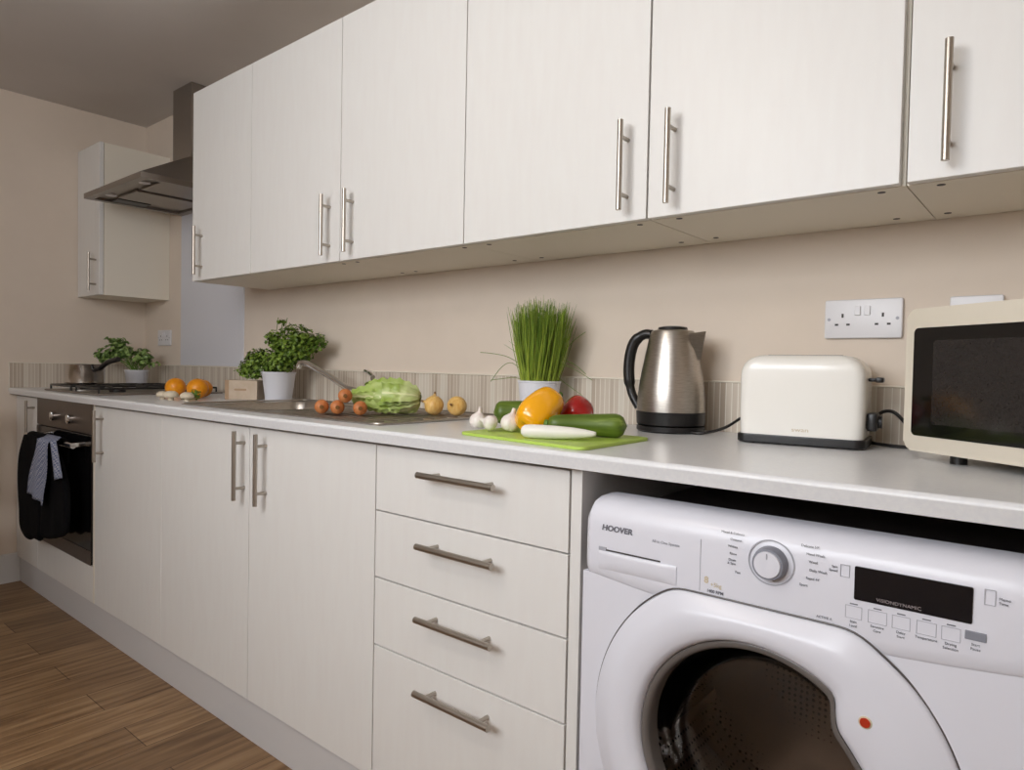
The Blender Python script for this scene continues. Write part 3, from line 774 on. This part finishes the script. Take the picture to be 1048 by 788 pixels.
# yellow pepper lies tilted, stem end to lower left/behind
pepper('bell_pepper', (2.947, -.425, BZ+.0465), 0, 0, .102, .0405, 'yellow', 'glossy yellow pepper leaning in the middle of the chopping board', 4, (0, R(54), R(80)))
pepper('bell_pepper', (2.968, -.325, BZ+.038), 0, 0, .072, .037, 'red', 'red pepper behind the courgette on the chopping board', 4, (0, R(60), R(110)))
def courgette(loc, L_, r0, r1, ang, m, label, name='courgette', cat='courgette', bend=.006, tip=.3, group='courgettes', elev=0):
    t = thing(name, loc, label, cat, group, rz=ang)
    n = 22; pts = []; rs = []
    for i in range(n+1):
        u = i/n; x = (u-.5)*L_
        e = min(1, math.sqrt(max(0, 1-(1-min(u/.14, 1))**2))) * min(1, math.sqrt(max(0, 1-(1-min((1-u)/tip, 1))**2))) if tip > 0 else 1
        pts.append((x, bend*sin(pi*u), elev*u)); rs.append(max(.0008, (r0+(r1-r0)*u)*e))
    bm = B(); tube(bm, pts, rs, 20); obj('flesh', bm, m, t, smooth='all')
    return t, pts, rs
t, _, _ = courgette((3.053, -.416, BZ+.0235), .158, .0175, .0250, R(32), 'courgette', 'fat green courgette lying in front of the red pepper', tip=.16)
bm = B(); tube(bm, [(-.0775, 0, 0), (-.083, -.001, .001)], [.009, .0075], 10); obj('stalk', bm, 'stem_green', t, smooth=True)
t, _, _ = courgette((2.812, -.322, BZ+.0295), .125, .026, .029, R(34), 'courgette', 'dark striped courgette behind the yellow pepper and garlic', tip=.2)
# white root
t = thing('white_root', (3.045, -.50, BZ+.0135), 'tapering white root vegetable at the front of the chopping board', 'root vegetable', rz=R(24))
bm = B(); pr = [(0, -.070), (.007, -.0695), (.0115, -.064), (.0132, -.052), (.0132, -.03), (.0125, 0), (.0105, .03), (.008, .052), (.0055, .066), (.004, .072), (0, .073)]
lathe(bm, pr, 24, Matrix.Rotation(pi/2, 4, 'Y')); obj('flesh', bm, 'radish', t, smooth='all')
# garlic
for (x, y, z, s, tilt, az, lab) in ((2.800, -.452, BZ, 1.0, 10, 0, 'leftmost white garlic bulb on the green chopping board'),
                                    (2.856, -.478, BZ, .86, 75, 200, 'middle garlic bulb of three, lying on its side'),
                                    (2.892, -.455, BZ, 1.05, 15, 40, 'garlic bulb nearest the yellow pepper')):
    t = thing('garlic_bulb', (x, y, z), lab, 'garlic', 'garlic bulbs')
    r = .0185*s
    bm = B(); prof = [(0, 0), (.5, .0), (.9, .35), (1.0, .8), (.85, 1.3), (.5, 1.65), (.26, 1.9), (.2, 2.3), (.16, 2.45), (0, 2.47)]
    P = smooth_path([(a*r, 0, b*r) for a, b in prof], 3)
    mt = Matrix.Translation((0, 0, r*1.02)) @ Matrix.Rotation(R(az), 4, 'Z') @ Matrix.Rotation(R(tilt), 4, 'Y') @ Matrix.Translation((0, 0, -r*.9))
    lathe(bm, [(max(0, p.x), p.z) for p in P], 32, mt, lobes=lambda th, i: 1+.06*abs(cos(3.5*th)))
    zmin = min(v.co.z for v in bm.verts)
    for v in bm.verts: v.co.z -= zmin-.0005
    obj('bulb', bm, 'garlic', t, smooth='all')

# ------------------------------------------------------------------ vegetables on the drainer
DZ = ZW+.0060
for (x, y, z, lab) in ((2.252, -.468, 0, 'leftmost carrot at the front edge of the drainer'), (2.292, -.447, 0, 'second carrot from the left on the drainer'),
                       (2.318, -.442, .031, 'carrot resting on top of the others'), (2.358, -.424, 0, 'carrot lying closest to the cabbage')):
    t = thing('carrot', (x, y, DZ+z+.0195), lab, 'carrot', 'carrots on the drainer', rz=R(144))
    cl = .6 if x > 2.31 else 1
    bm = B(); pr = [(0, -.002), (.006, -.003), (.012, 0), (.0175, .006), (.0184, .016), (.0172, .05*cl), (.014, .09*cl), (.008, .125*cl), (.002, .145*cl), (0, .146*cl)]
    P = smooth_path([(a, 0, b) for a, b in pr], 3)
    lathe(bm, [(max(0, p.x), p.z) for p in P], 28, Matrix.Translation((-.01, 0, 0)) @ Matrix.Rotation(pi/2, 4, 'Y')); obj('flesh', bm, 'carrot', t, smooth='all')
    bm = B(); tube(bm, [(-.018, 0, 0), (-.010, 0, 0)], [.0048, .0062], 10); obj('crown', bm, 'carrot_top', t, smooth=True)
for (x, y, s, lab, tl) in ((2.452, -.250, 1.0, 'golden onion in front of another on the drainer edge', (70, 250)), (2.402, -.205, .95, 'browner onion half hidden behind the front one', (10, 0)), (2.512, -.222, 1.0, 'rightmost golden onion, nearest the chopping board', (80, 285))):
    r = .0262*s
    t = thing('onion', (x, y, DZ), lab, 'onion', 'onions on the drainer')
    bm = B(); P = smooth_path([(0, 0, -.92*r), (.3*r, 0, -.93*r), (.75*r, 0, -.7*r), (1.0*r, 0, -.1*r), (.9*r, 0, .5*r), (.5*r, 0, .85*r), (.2*r, 0, 1.05*r), (.12*r, 0, 1.3*r), (0, 0, 1.32*r)], 4)
    mt = Matrix.Rotation(R(tl[1]), 4, 'Z') @ Matrix.Rotation(R(tl[0]), 4, 'Y')
    lathe(bm, [(max(0, p.x), p.z) for p in P], 32, mt); zm = min(v.co.z for v in bm.verts)
    for v in bm.verts: v.co.z -= zm-.0005
    obj('bulb', bm, 'onion', t, smooth='all')
    p = mt @ Vector((0, 0, 1.28*r)); q = mt @ Vector((0, 0, 1.5*r)); p.z -= zm; q.z -= zm
    bm = B(); tube(bm, [p, q], [.0034, .0022], 8); obj('neck', bm, 'onion_neck', t)

# cabbage: layered leaves round a heart, pointed end to the left
t = thing('cabbage', (2.330, -.315, DZ), 'pale green leafy cabbage lying on the sink drainer', 'cabbage', rz=R(33))
def cab_leaf(u0, u1, phi0, phi1, rad, lift, seed, nu=16, nv=14, flare=0):
    """leaf wraps the long axis (local x); phi around axis"""
    bm = B(); G = []; tones = []
    for i in range(nu+1):
        u = u0+(u1-u0)*i/nu; row = []
        for j in range(nv+1):
            s = j/nv; edge = abs(2*s-1); ph = phi0+(phi1-phi0)*s
            body = math.sqrt(max(0, 1-abs(u)**2.4)) if u > 0 else math.sqrt(max(0, 1-abs(u)**1.6))*(1-.28*abs(u))
            r = rad*body+lift+flare*edge**3*.012
            rf = .0035*noise.noise(Vector((u*9+seed, ph*5, seed*1.7)))+(.004*sin(26*u+seed*3+4*s)*edge**2)
            r += rf
            vein = max(0, 1-abs(2*s-1)*6)
            v2 = .5+.5*sin(30*abs(2*s-1)-16*u*1.2+seed)
            row.append(bm.verts.new((u*.098, r*cos(ph)*1.0, .046+r*sin(ph)*.86)))
            tones.append(min(1, .12+.75*vein+.28*v2*(1-edge)+.25*noise.noise(Vector((u*4, ph*3, seed)))+(.35 if u > .55 else 0)))
        G.append(row)
    for i in range(nu):
        for j in range(nv): bm.faces.new((G[i][j], G[i+1][j], G[i+1][j+1], G[i][j+1]))
    for v in bm.verts: v.co.z = max(v.co.z, .0008+.002*random.random())
    return bm, tones
specs = [(-1, 1, 0, 2*pi, .0455, 0, 1, 0), (-.95, .98, R(-60), R(70), .047, .002, 2, 0), (-.9, .99, R(50), R(160), .047, .003, 5, .5), (-.75, .95, R(185), R(300), .048, .003, 3.3, .6),
         (-.45, .99, R(110), R(215), .048, .005, 7.1, 1.0), (-1.0, .5, R(130), R(230), .050, .004, 8.5, .8), (-.2, .97, R(-100), R(10), .048, .004, 4.2, .8), (.0, .985, R(200), R(275), .050, .0055, 6.4, 1), (-.6, .96, R(20), R(110), .049, .004, 9.9, .8), (.05, .98, R(140), R(190), .05, .008, 12.9, 1.1)]
for s in specs:
    bm, tn_ = cab_leaf(*s[:7], flare=s[7])
    if s[0] == -1 and s[3] == 2*pi: pass
    o = obj('heart' if s[3] == 2*pi else 'leaf', bm, 'cabbage', t, smooth='all'); set_tone(o, lambda i, c: tn_[i])

# ------------------------------------------------------------------ things between hob and sink
for (x, y, r, lab) in ((1.103, -.335, .0375, 'leftmost orange on the worktop right of the hob'), (1.185, -.268, .035, 'middle orange, half hidden behind the other two'), (1.272, -.330, .0385, 'rightmost orange of the three beside the hob')):
    t = thing('orange', (x, y, ZW), lab, 'orange', 'oranges')
    bm = B(); bmesh.ops.create_uvsphere(bm, u_segments=28, v_segments=18, radius=r, matrix=Matrix.Translation((0, 0, r*.96+.0003)) @ Matrix.Diagonal((1, 1, .96, 1)))
    obj('fruit', bm, 'orange', t, smooth='all')
    bm = B(); cyl(bm, (0, 0, r*1.91), (0, 0, r*1.925+.001), .003, 8); obj('stem_scar', bm, 'stem_green', t)
for (x, y, s, lab) in ((1.262, -.452, 1.25, 'small pale mushroom nearest the hob'), (1.352, -.462, 1.45, 'pale mushroom in front of the oranges'), (1.425, -.440, 1.35, 'pale mushroom nearest the sink')):
    t = thing('mushroom', (x, y, ZW), lab, 'mushroom', 'mushrooms')
    bm = B(); lathe(bm, [(0, .0003), (.007*s, .0003), (.006*s, .010*s), (0, .010*s)], 16); obj('stalk', bm, 'mushroom', t, smooth=True)
    bm = B(); lathe(bm, [(0, .009*s), (.015*s, .0075*s), (.0175*s, .012*s), (.0155*s, .018*s), (.009*s, .0225*s), (0, .0235*s)], 24); obj('cap', bm, 'mushroom', t, smooth='all')
t = thing('parsley_sprig', (1.385, -.392, ZW), 'small green herb sprig lying in front of the oranges', 'herb')
bm = B(); tn4 = leafset(bm, (0, 0, 0), [((.0, 0, .022), (.035, .015, .018), 1), ((-.05, -.01, .006), (.03, .012, .004), .4)], 70, .009)
for v in bm.verts: v.co.z = max(v.co.z, .001)
o = obj('leaves', bm, 'leaf', t); set_tone(o, lambda i, c: tn4[i])
bm = B(); tube(bm, [(-.06, -.01, .002), (-.02, 0, .003), (.03, 0, .008)], .0012, 6); obj('stalk', bm, 'stem_green', t)
# kraft box
t = thing('cardboard_box', (1.405, -.215, ZW), 'small beige card box standing left of the white parsley pot', 'box', rz=R(37))
bm = B(); box(bm, -.060, .060, -.035, .035, .0004, .072, .0015); obj('carton', bm, 'box', t)
bm = B(); box(bm, -.0606, -.046, -.0356, .0356, .0005, .0725, .0005); obj('end_band', bm, 'box_print', t)
bm = B()
prism(bm, rrect(-.026, .02, .034, .041, .0034, 3), 'y', -.0353, -.0348)
obj('faint_print', bm, 'box_print', t)

# ------------------------------------------------------------------ washing machine
WX, WXE = 3.1735, 3.7745
t = thing('washing_machine', (3.474, -.3, 0), 'white washing machine under the worktop, dark round door window', 'washing machine')
CX, CZ, RO, RI = 3.460, .497, .2545, .171
YW = -.595
# case: box shell with round opening at front
bm = B()
n = 72; hole = []; outer = []
for k in range(n):
    a = 2*pi*k/n; hole.append((CX+.20*cos(a), CZ+.20*sin(a)))
    dx, dz = cos(a), sin(a)
    s = min((WXE-CX)/dx if dx > 1e-9 else 9, (WX-CX)/dx if dx < -1e-9 else 9, (.712-CZ)/dz if dz > 1e-9 else 9, (.012-CZ)/dz if dz < -1e-9 else 9)
    outer.append((CX+dx*s, CZ+dz*s))
# snap the corners
for cxz in ((WX, .712), (WXE, .712), (WX, .012), (WXE, .012)):
    k = min(range(n), key=lambda i: (outer[i][0]-cxz[0])**2+(outer[i][1]-cxz[1])**2); outer[k] = cxz
F0 = YW-.0028
Hv = [bm.verts.new((x, F0, z)) for x, z in hole]; Ov = [bm.verts.new((x, F0, z)) for x, z in outer]
Hb = [bm.verts.new((x, F0+.03, z)) for x, z in hole]; Ob = [bm.verts.new((x, -.04, z)) for x, z in outer]
for k in range(n):
    j = (k+1) % n
    bm.faces.new((Hv[k], Hv[j], Ov[j], Ov[k])); bm.faces.new((Ov[k], Ov[j], Ob[j], Ob[k])); bm.faces.new((Hv[k], Hb[k], Hb[j], Hv[j]))
bm.faces.new(Ob)
obj('case', bm, 'washer', t, world=True, smooth=True)
bm = B(); box(bm, WX+.002, WXE-.002, -.53, -.045, .7122, .80, .002); obj('shaded_chassis', bm, 'gap_shade', t, world=True)  # set low and coloured dark to imitate the shaded void under the worktop
for fx in (3.22, 3.73):
    for fy in (-.55, -.09):
        bm = B(); cyl(bm, (fx, fy, 0.0002), (fx, fy, .0118), .018, 14); obj('foot', bm, 'black', t, world=True)
# control fascia: profile swept over x, lower edge smiles
def fascia():
    bm = B(); nx = 48; G = []
    for i in range(nx+1):
        x = WX+(WXE-WX)*i/nx; d = (x-3.474)/.3
        zb = .6935+.021*d*d
        e = min(x-WX, WXE-x); inset = 0 if e > .014 else .014-math.sqrt(max(0, .014**2-(.014-e)**2))
        topdrop = 0 if e > .03 else (.03-math.sqrt(max(0, .03**2-(.03-e)**2)))*.55
        pr = [(YW+.004, zb), (YW-.0035, zb+.0005), (YW-.006, zb+.004), (YW-.0068, zb+.02), (YW-.0068, .76), (YW-.0062, .795), (YW-.004, .812-topdrop*.6), (YW+.001, .822-topdrop), (YW+.010, .830-topdrop), (YW+.028, .8355-topdrop), (YW+.06, .8365-topdrop*.8), (YW+.06, .82-topdrop)]
        G.append([bm.verts.new((x, y+inset*(1 if k < 9 else 0), z)) for k, (y, z) in enumerate(pr)])
    for i in range(nx):
        for j in range(len(G[0])-1): bm.faces.new((G[i][j], G[i+1][j], G[i+1][j+1], G[i][j+1]))
    for g in (G[0], G[-1]): bm.faces.new(g)
    return bm
fas = obj('control_fascia', fascia(), 'washer', t, world=True, smooth=True)
YP = YW-.0072
ox, oy = -3.474, .3      # to the thing's local frame (for lettering)
def lt(name, body, size, x, z, m='washer_grey', y=YP-.0001, **kw): return text(name, body, size, (x+ox, y+oy, z), fas, m, **kw)
# detergent drawer
bm = B(); box(bm, 3.3772, 3.3779, YP-.0001, YP+.001, .725, .80); obj('seam', bm, 'washer_line', fas, world=True)
bm = B()
n1 = 14
A1 = [bm.verts.new((3.205+(3.341-3.205)*i/n1, YP-.004, .752-.001*i/n1)) for i in range(n1+1)]
prf = [(-.0018, 0), (-.0032, -.002), (-.0038, -.006), (-.0028, -.018), (-.001, -.027), (.001, -.030)]
prev = None; rows = []
for (dy, dz) in prf: rows.append([bm.verts.new((3.205+(3.341-3.205)*i/n1, YP+dy*(.35+.65*min(1, min(i, n1-i)/2)), .7525+dz)) for i in range(n1+1)])
rows.insert(0, [bm.verts.new((3.205+(3.341-3.205)*i/n1, YP+.001, .7525)) for i in range(n1+1)])
for v in A1: bm.verts.remove(v)
for a, b in zip(rows, rows[1:]):
    for k in range(n1): bm.faces.new((a[k], a[k+1], b[k+1], b[k]))
bm.faces.new([r_[0] for r_ in rows]); bm.faces.new([r_[-1] for r_ in rows])
dr = obj('detergent_drawer_grip', bm, 'washer', fas, world=True, smooth=True)
bm = B(); box(bm, 3.219, 3.314, YP-.0008, YP+.001, .7535, .7557); obj('grip_slot', bm, 'dim_plastic', dr, world=True)
bm = B(); box(bm, 3.205, 3.219, YP-.0006, YP+.001, .7515, .7585, .0003); obj('release_tab', bm, 'washer_line', dr, world=True)
lt('brand_lettering', 'HOOVER', .0125, 3.2375, .790, bold=.0004, shear=.15, sx=1.08)
lt('side_lettering', 'All in One System', .0062, 3.322, .784, 'washer_line')
# programme knob
KX, KZ = 3.4785, .786
bm = B(); lathe(bm, [(.0295, 0), (.031, .0), (.031, .0006), (.0295, .0006)], 48, Matrix.Translation((KX, YP-.0001, KZ)) @ Matrix.Rotation(pi/2, 4, 'X'), cap=False); obj('dial_ring', bm, 'washer_line', fas, world=True)
bm = B(); lathe(bm, [(0, 0), (.0228, 0), (.0225, .006), (.0205, .015), (.0165, .0155), (0, .0155)], 48, Matrix.Translation((KX, YP, KZ)) @ Matrix.Rotation(pi/2, 4, 'X')); kb = obj('programme_knob', bm, 'start', fas, world=True, smooth=True, label='grey-sided round programme knob')
bm = B(); lathe(bm, [(0, .0156), (.0178, .0156), (.0172, .0175), (0, .0185)], 40, Matrix.Translation((KX, YP, KZ)) @ Matrix.Rotation(pi/2, 4, 'X')); obj('knob_cap', bm, 'washer', kb, world=True, smooth=True)
bm = B(); box(bm, KX-.0007, KX+.0007, YP-.0187, YP-.017, KZ+.008, KZ+.015); obj('pointer', bm, 'washer_line', kb, world=True)
PL = [('Mixed & Colours', 3.441, .817, -1), ('Cottons', 3.437, .808, -1), ('Whites', 3.432, .798, -1), ('Rinse', 3.431, .788, -1), ('Drain', 3.430, .779, -1), ('& Spin', 3.430, .774, -1), ('Fast', 3.437, .763, -1),
      ('Delicate 59\'', 3.517, .817, 1), ('Hand Wash', 3.524, .807, 1), ('Wool', 3.527, .797, 1), ('Daily Wash', 3.528, .786, 1), ('Rapid 44\'', 3.524, .775, 1), ('Sport', 3.516, .765, 1)]
for b_, x, z, s in PL: lt('programme_lettering', b_, .0047, x, z, align='RIGHT' if s < 0 else 'LEFT')
# capacity print
lt('capacity_lettering', '8', .013, 3.3875, .7425, 'gold', bold=.0004); lt('capacity_lettering', '+5kg', .0085, 3.402, .7375, 'gold'); lt('spin_lettering', '1400 RPM', .006, 3.401, .7278, bold=.0002)
lt('programme_lettering', 'ACTIVE A', .0045, 3.548, .728)
# display
bm = B(); prism(bm, rrect(3.5825, 3.7065, .7605, .8025, .0015, 2), 'y', YP-.0008, YP+.002); dp = obj('display', bm, 'display', fas, world=True)
text('display_lettering', 'VISIONDYNAMIC', .0060, (3.632+ox, YP-.0010+oy, .7655), dp, 'display_text', sx=1.05)
# option buttons
def button(x0, x1, z0, z1, filled=False):
    if filled:
        bm = B(); box(bm, x0, x1, YP-.0012, YP+.001, z0, z1, .0004); return obj('start_button', bm, 'start', fas, world=True, label='grey start button')
    bm = B(); w = .00045
    box(bm, x0, x1, YP-.0003, YP+.001, z1-w, z1); box(bm, x0, x0+w, YP-.0003, YP+.001, z0, z1-w); box(bm, x1-w, x1, YP-.0003, YP+.001, z0, z1-w)
    box(bm, x0+w, x1-w, YP-.0003, YP+.001, z0, z0+w*.6)
    xm = (x0+x1)/2
    return obj('button_outline', bm, 'washer_line', fas, world=True)
BL = [((3.573, 3.592), 'Stain\nLevel'), ((3.599, 3.620), 'Sensitive\nCare'), ((3.6255, 3.645), 'Delay\nStart'), ((3.6515, 3.672), 'Temperature'), ((3.677, 3.696), 'Drying\nSelection')]
for (x0, x1), s in BL:
    button(x0, x1, .7355, .7515)
    bm = B(); box(bm, (x0+x1)/2-.0045, (x0+x1)/2+.0045, YP-.0004, YP+.001, .7535, .7548); obj('indicator', bm, 'washer_grey', fas, world=True)
    for q, ln in enumerate(s.split('\n')): lt('button_lettering', ln, .0043, (x0+x1)/2, .7315-q*.0052)
button(3.700, 3.7205, .7425, .7525, True)
for q, ln in enumerate(('Start', 'Pause')): lt('button_lettering', ln, .0043, 3.7105, .7375-q*.0052)
button(3.5655, 3.5765, .786, .8015); button(3.717, 3.7275, .786, .8035)
for q, ln in enumerate(('Spin', 'Speed')): lt('button_lettering', ln, .0043, 3.5625, .797-q*.005, align='RIGHT')
for q, ln in enumerate(('Memo', 'Time')): lt('button_lettering', ln, .0043, 3.7305, .795-q*.005, align='LEFT')
# door ring
def outer_r(a):
    r = RO; z = CZ+r*sin(a)
    if sin(a) > 0:
        lim = (.7205-CZ)
        # soft-clip the top to a flat
        zz = r*sin(a)
        if zz > lim-.012:
            r = min(r, (lim)/sin(a)) if zz > lim else r
    return r
def inner_r(a):
    r = RI
    # grip lobe on the right pushes the opening inwards
    if a > pi: a -= 2*pi
    x = r*cos(a)
    h = abs(r*sin(a)); T = [(0, .157), (.05, .143), (.083, .125), (.112, .107), (.13, .104), (.142, .112), (.155, .2)]
    lim = 9
    if cos(a) > 0:
        for (h0, l0), (h1, l1) in zip(T, T[1:]):
            if h0 <= h <= h1: lim = l0+(l1-l0)*(h-h0)/(h1-h0)
    if x > lim: r = lim/cos(a)
    return r
def door_ring():
    bm = B(); n = 160
    ro = [outer_r(2*pi*k/n) for k in range(n)]; ri = [inner_r(2*pi*k/n) for k in range(n)]
    for _ in range(3): ro = [(ro[k-1]+2*ro[k]+ro[(k+1) % n])/4 for k in range(n)]
    for _ in range(2): ri = [(ri[k-1]+2*ri[k]+ri[(k+1) % n])/4 for k in range(n)]
    prof = [(1.0, .004), (1.0, -.004), (.985, -.0085), (.95, -.0105), (.8, -.0155), (.68, -.021), (.55, -.0245), (.3, -.0245), (.12, -.021), (.04, -.015), (0.0, -.006), (-.02, .012)]
    G = []
    for s, dy in prof:
        G.append([bm.verts.new((CX+(ri[k]+(ro[k]-ri[k])*s)*cos(2*pi*k/n), YW+dy, CZ+(ri[k]+(ro[k]-ri[k])*s)*sin(2*pi*k/n))) for k in range(n)])
    for a, b in zip(G, G[1:]):
        for k in range(n): bm.faces.new((a[k], a[(k+1) % n], b[(k+1) % n], b[k]))
    return bm, ri
bm, RIk = door_ring()
door = obj('door', bm, 'washer', t, world=True, smooth='all')
# dark tube standing in for the shade in the gap round the door
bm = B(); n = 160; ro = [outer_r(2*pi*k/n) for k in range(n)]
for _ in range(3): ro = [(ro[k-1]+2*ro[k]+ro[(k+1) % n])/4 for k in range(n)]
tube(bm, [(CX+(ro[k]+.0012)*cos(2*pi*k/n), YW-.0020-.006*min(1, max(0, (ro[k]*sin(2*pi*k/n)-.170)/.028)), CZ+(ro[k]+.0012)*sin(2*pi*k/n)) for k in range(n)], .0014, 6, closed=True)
obj('gap_shade_line', bm, 'gap_shade', t, world=True)
# dark inner bezel
bm = B(); G = []
for s, dy in ((.999, -.008), (.985, -.0095), (.95, -.008), (.93, -.002), (.925, .02)):
    G.append([bm.verts.new((CX+RIk[k]*s*cos(2*pi*k/160), YW+dy, CZ+RIk[k]*s*sin(2*pi*k/160))) for k in range(160)])
for a, b in zip(G, G[1:]):
    for k in range(160): bm.faces.new((a[k], a[(k+1) % 160], b[(k+1) % 160], b[k]))
obj('bezel', bm, 'bezel', door, world=True, smooth='all')
# glass bowl
bm = B(); mt = Matrix.Translation((CX, YW, CZ)) @ Matrix.Rotation(-pi/2, 4, 'X')
lathe(bm, [(.166, -.002), (.163, .010), (.1595, .013), (.158, .030), (.152, .036), (.150, .052), (.143, .060), (.138, .075), (.125, .084), (.115, .090), (.095, .093), (.05, .100), (0, .101)], 96, mt, cap=False)
bmesh.ops.solidify(bm, geom=bm.faces[:], thickness=.004)
obj('glass_bowl', bm, 'smoked', door, world=True, smooth='all', label='smoked dark glass bowl')
# drum with lifters
bm = B(); lathe(bm, [(.20, .032), (.185, .055), (.235, .075), (.24, .30), (.23, .34), (0, .35)], 72, mt, cap=False); dm = obj('drum', bm, 'drum', t, world=True, smooth=True)
for a in (200, 320, 80):
    bm = B(); 
    prism(bm, [(-.03, -.001), (-.008, .045), (.008, .045), (.03, -.001)], 'y', 0, .22, .004)
    c = R(a); mm = Matrix.Translation((CX+.236*cos(c), YW+.085, CZ+.236*sin(c))) @ Matrix.Rotation(-(c+pi/2), 4, 'Y') 
    mm = Matrix.Translation((CX+.236*cos(c), YW+.085, CZ+.236*sin(c))) @ Matrix(((-sin(c), 0, -cos(c), 0), (0, 1, 0, 0), (cos(c), 0, -sin(c), 0), (0, 0, 0, 1)))
    xf(bm, mm); obj('lifter', bm, 'drum', dm, world=True, smooth=True)
# red badge
bm = B(); lathe(bm, [(0, 0), (.0078, 0), (.0078, .0012), (.0066, .002), (0, .002)], 28, Matrix.Translation((3.6035, YW-.0238, .617)) @ Matrix.Rotation(pi/2, 4, 'X')); bd = obj('badge', bm, 'gold', door, world=True, smooth=True)
bm = B(); lathe(bm, [(0, .0021), (.0062, .0021), (.0058, .003), (0, .0033)], 28, Matrix.Translation((3.6035, YW-.0238, .617)) @ Matrix.Rotation(pi/2, 4, 'X')); obj('red_dot', bm, 'orange_red', bd, world=True, smooth=True, label='red dot on the door')

# ------------------------------------------------------------------ a chair behind the camera (seen mirrored in the microwave glass)
t = thing('dining_chair', (.43, -1.13, 0), 'pale wooden slat-back dining chair mirrored in the microwave door', 'chair', rz=R(35))
bm = B(); box(bm, -.21, .21, -.21, .20, .43, .455, .008); obj('seat', bm, 'chair_wood', t)
for lx in (-.19, .19):
    bm = B(); box(bm, lx-.018, lx+.018, -.20, -.165, .0005, .4295, .004); obj('leg', bm, 'chair_wood', t)
    bm = B(); box(bm, lx-.018, lx+.018, .2005, .235, .0005, .90, .004); obj('leg', bm, 'chair_wood', t)
for z0, z1 in ((.83, .89), (.55, .59)):
    bm = B(); box(bm, -.171, .171, .208, .228, z0, z1, .004); obj('back_rail', bm, 'chair_wood', t)
for k in range(4):
    x = -.105+k*.07; bm = B(); box(bm, x-.016, x+.016, .212, .224, .5905, .8295, .002); obj('back_slat', bm, 'chair_wood', t)
# ------------------------------------------------------------------ light
w = bpy.data.worlds.new('daylight'); SC.world = w; w.use_nodes = True
bg = w.node_tree.nodes['Background']; bg.inputs[0].default_value = (.92, .955, 1, 1); bg.inputs[1].default_value = 13
def area(name, loc, rot, sx, sy, e, col=(1, 1, 1), portal=False):
    l = bpy.data.lights.new(name, 'AREA'); l.shape = 'RECTANGLE'; l.size = sx; l.size_y = sy; l.energy = e; l.color = col
    if portal: l.cycles.is_portal = True
    o = bpy.data.objects.new(name, l); COL.objects.link(o); o.location = loc; o.rotation_euler = rot; return o
area('window_portal', ((WX0+WX1)/2, YF-.09, (WZ0+WZ1)/2), (R(90), 0, 0), WX1-WX0, WZ1-WZ0, 10, portal=True)
# ceiling lamp over the camera end of the room
l = bpy.data.lights.new('ceiling_lamp_light', 'POINT'); l.energy = 13; l.color = (1, .93, .85); l.shadow_soft_size = .12
lo = bpy.data.objects.new('ceiling_lamp_light', l); COL.objects.link(lo); lo.location = (2.75, -1.75, 2.0)

# ------------------------------------------------------------------ camera
yaw, pitch, roll, f = .6914, -.0262, .0198, 696.94
fw = Vector((-sin(yaw)*cos(pitch), cos(yaw)*cos(pitch), sin(pitch)))
rt = Vector((cos(yaw), sin(yaw), 0)); up = rt.cross(fw)
r2 = rt*cos(roll)+up*sin(roll); u2 = up*cos(roll)-rt*sin(roll)
cam = bpy.data.cameras.new('camera'); co = bpy.data.objects.new('camera', cam); COL.objects.link(co)
co.matrix_world = Matrix(((r2.x, u2.x, -fw.x, 3.7891), (r2.y, u2.y, -fw.y, -1.5358), (r2.z, u2.z, -fw.z, 1.044), (0, 0, 0, 1)))
cam.sensor_width = 36; cam.lens = f/1048*36; cam.clip_start = .02
SC.camera = co
SC.view_settings.view_transform = 'Standard'; SC.view_settings.look = 'None'; SC.view_settings.gamma = 1
SC.view_settings.use_curve_mapping = False; SC.view_settings.exposure = -.19
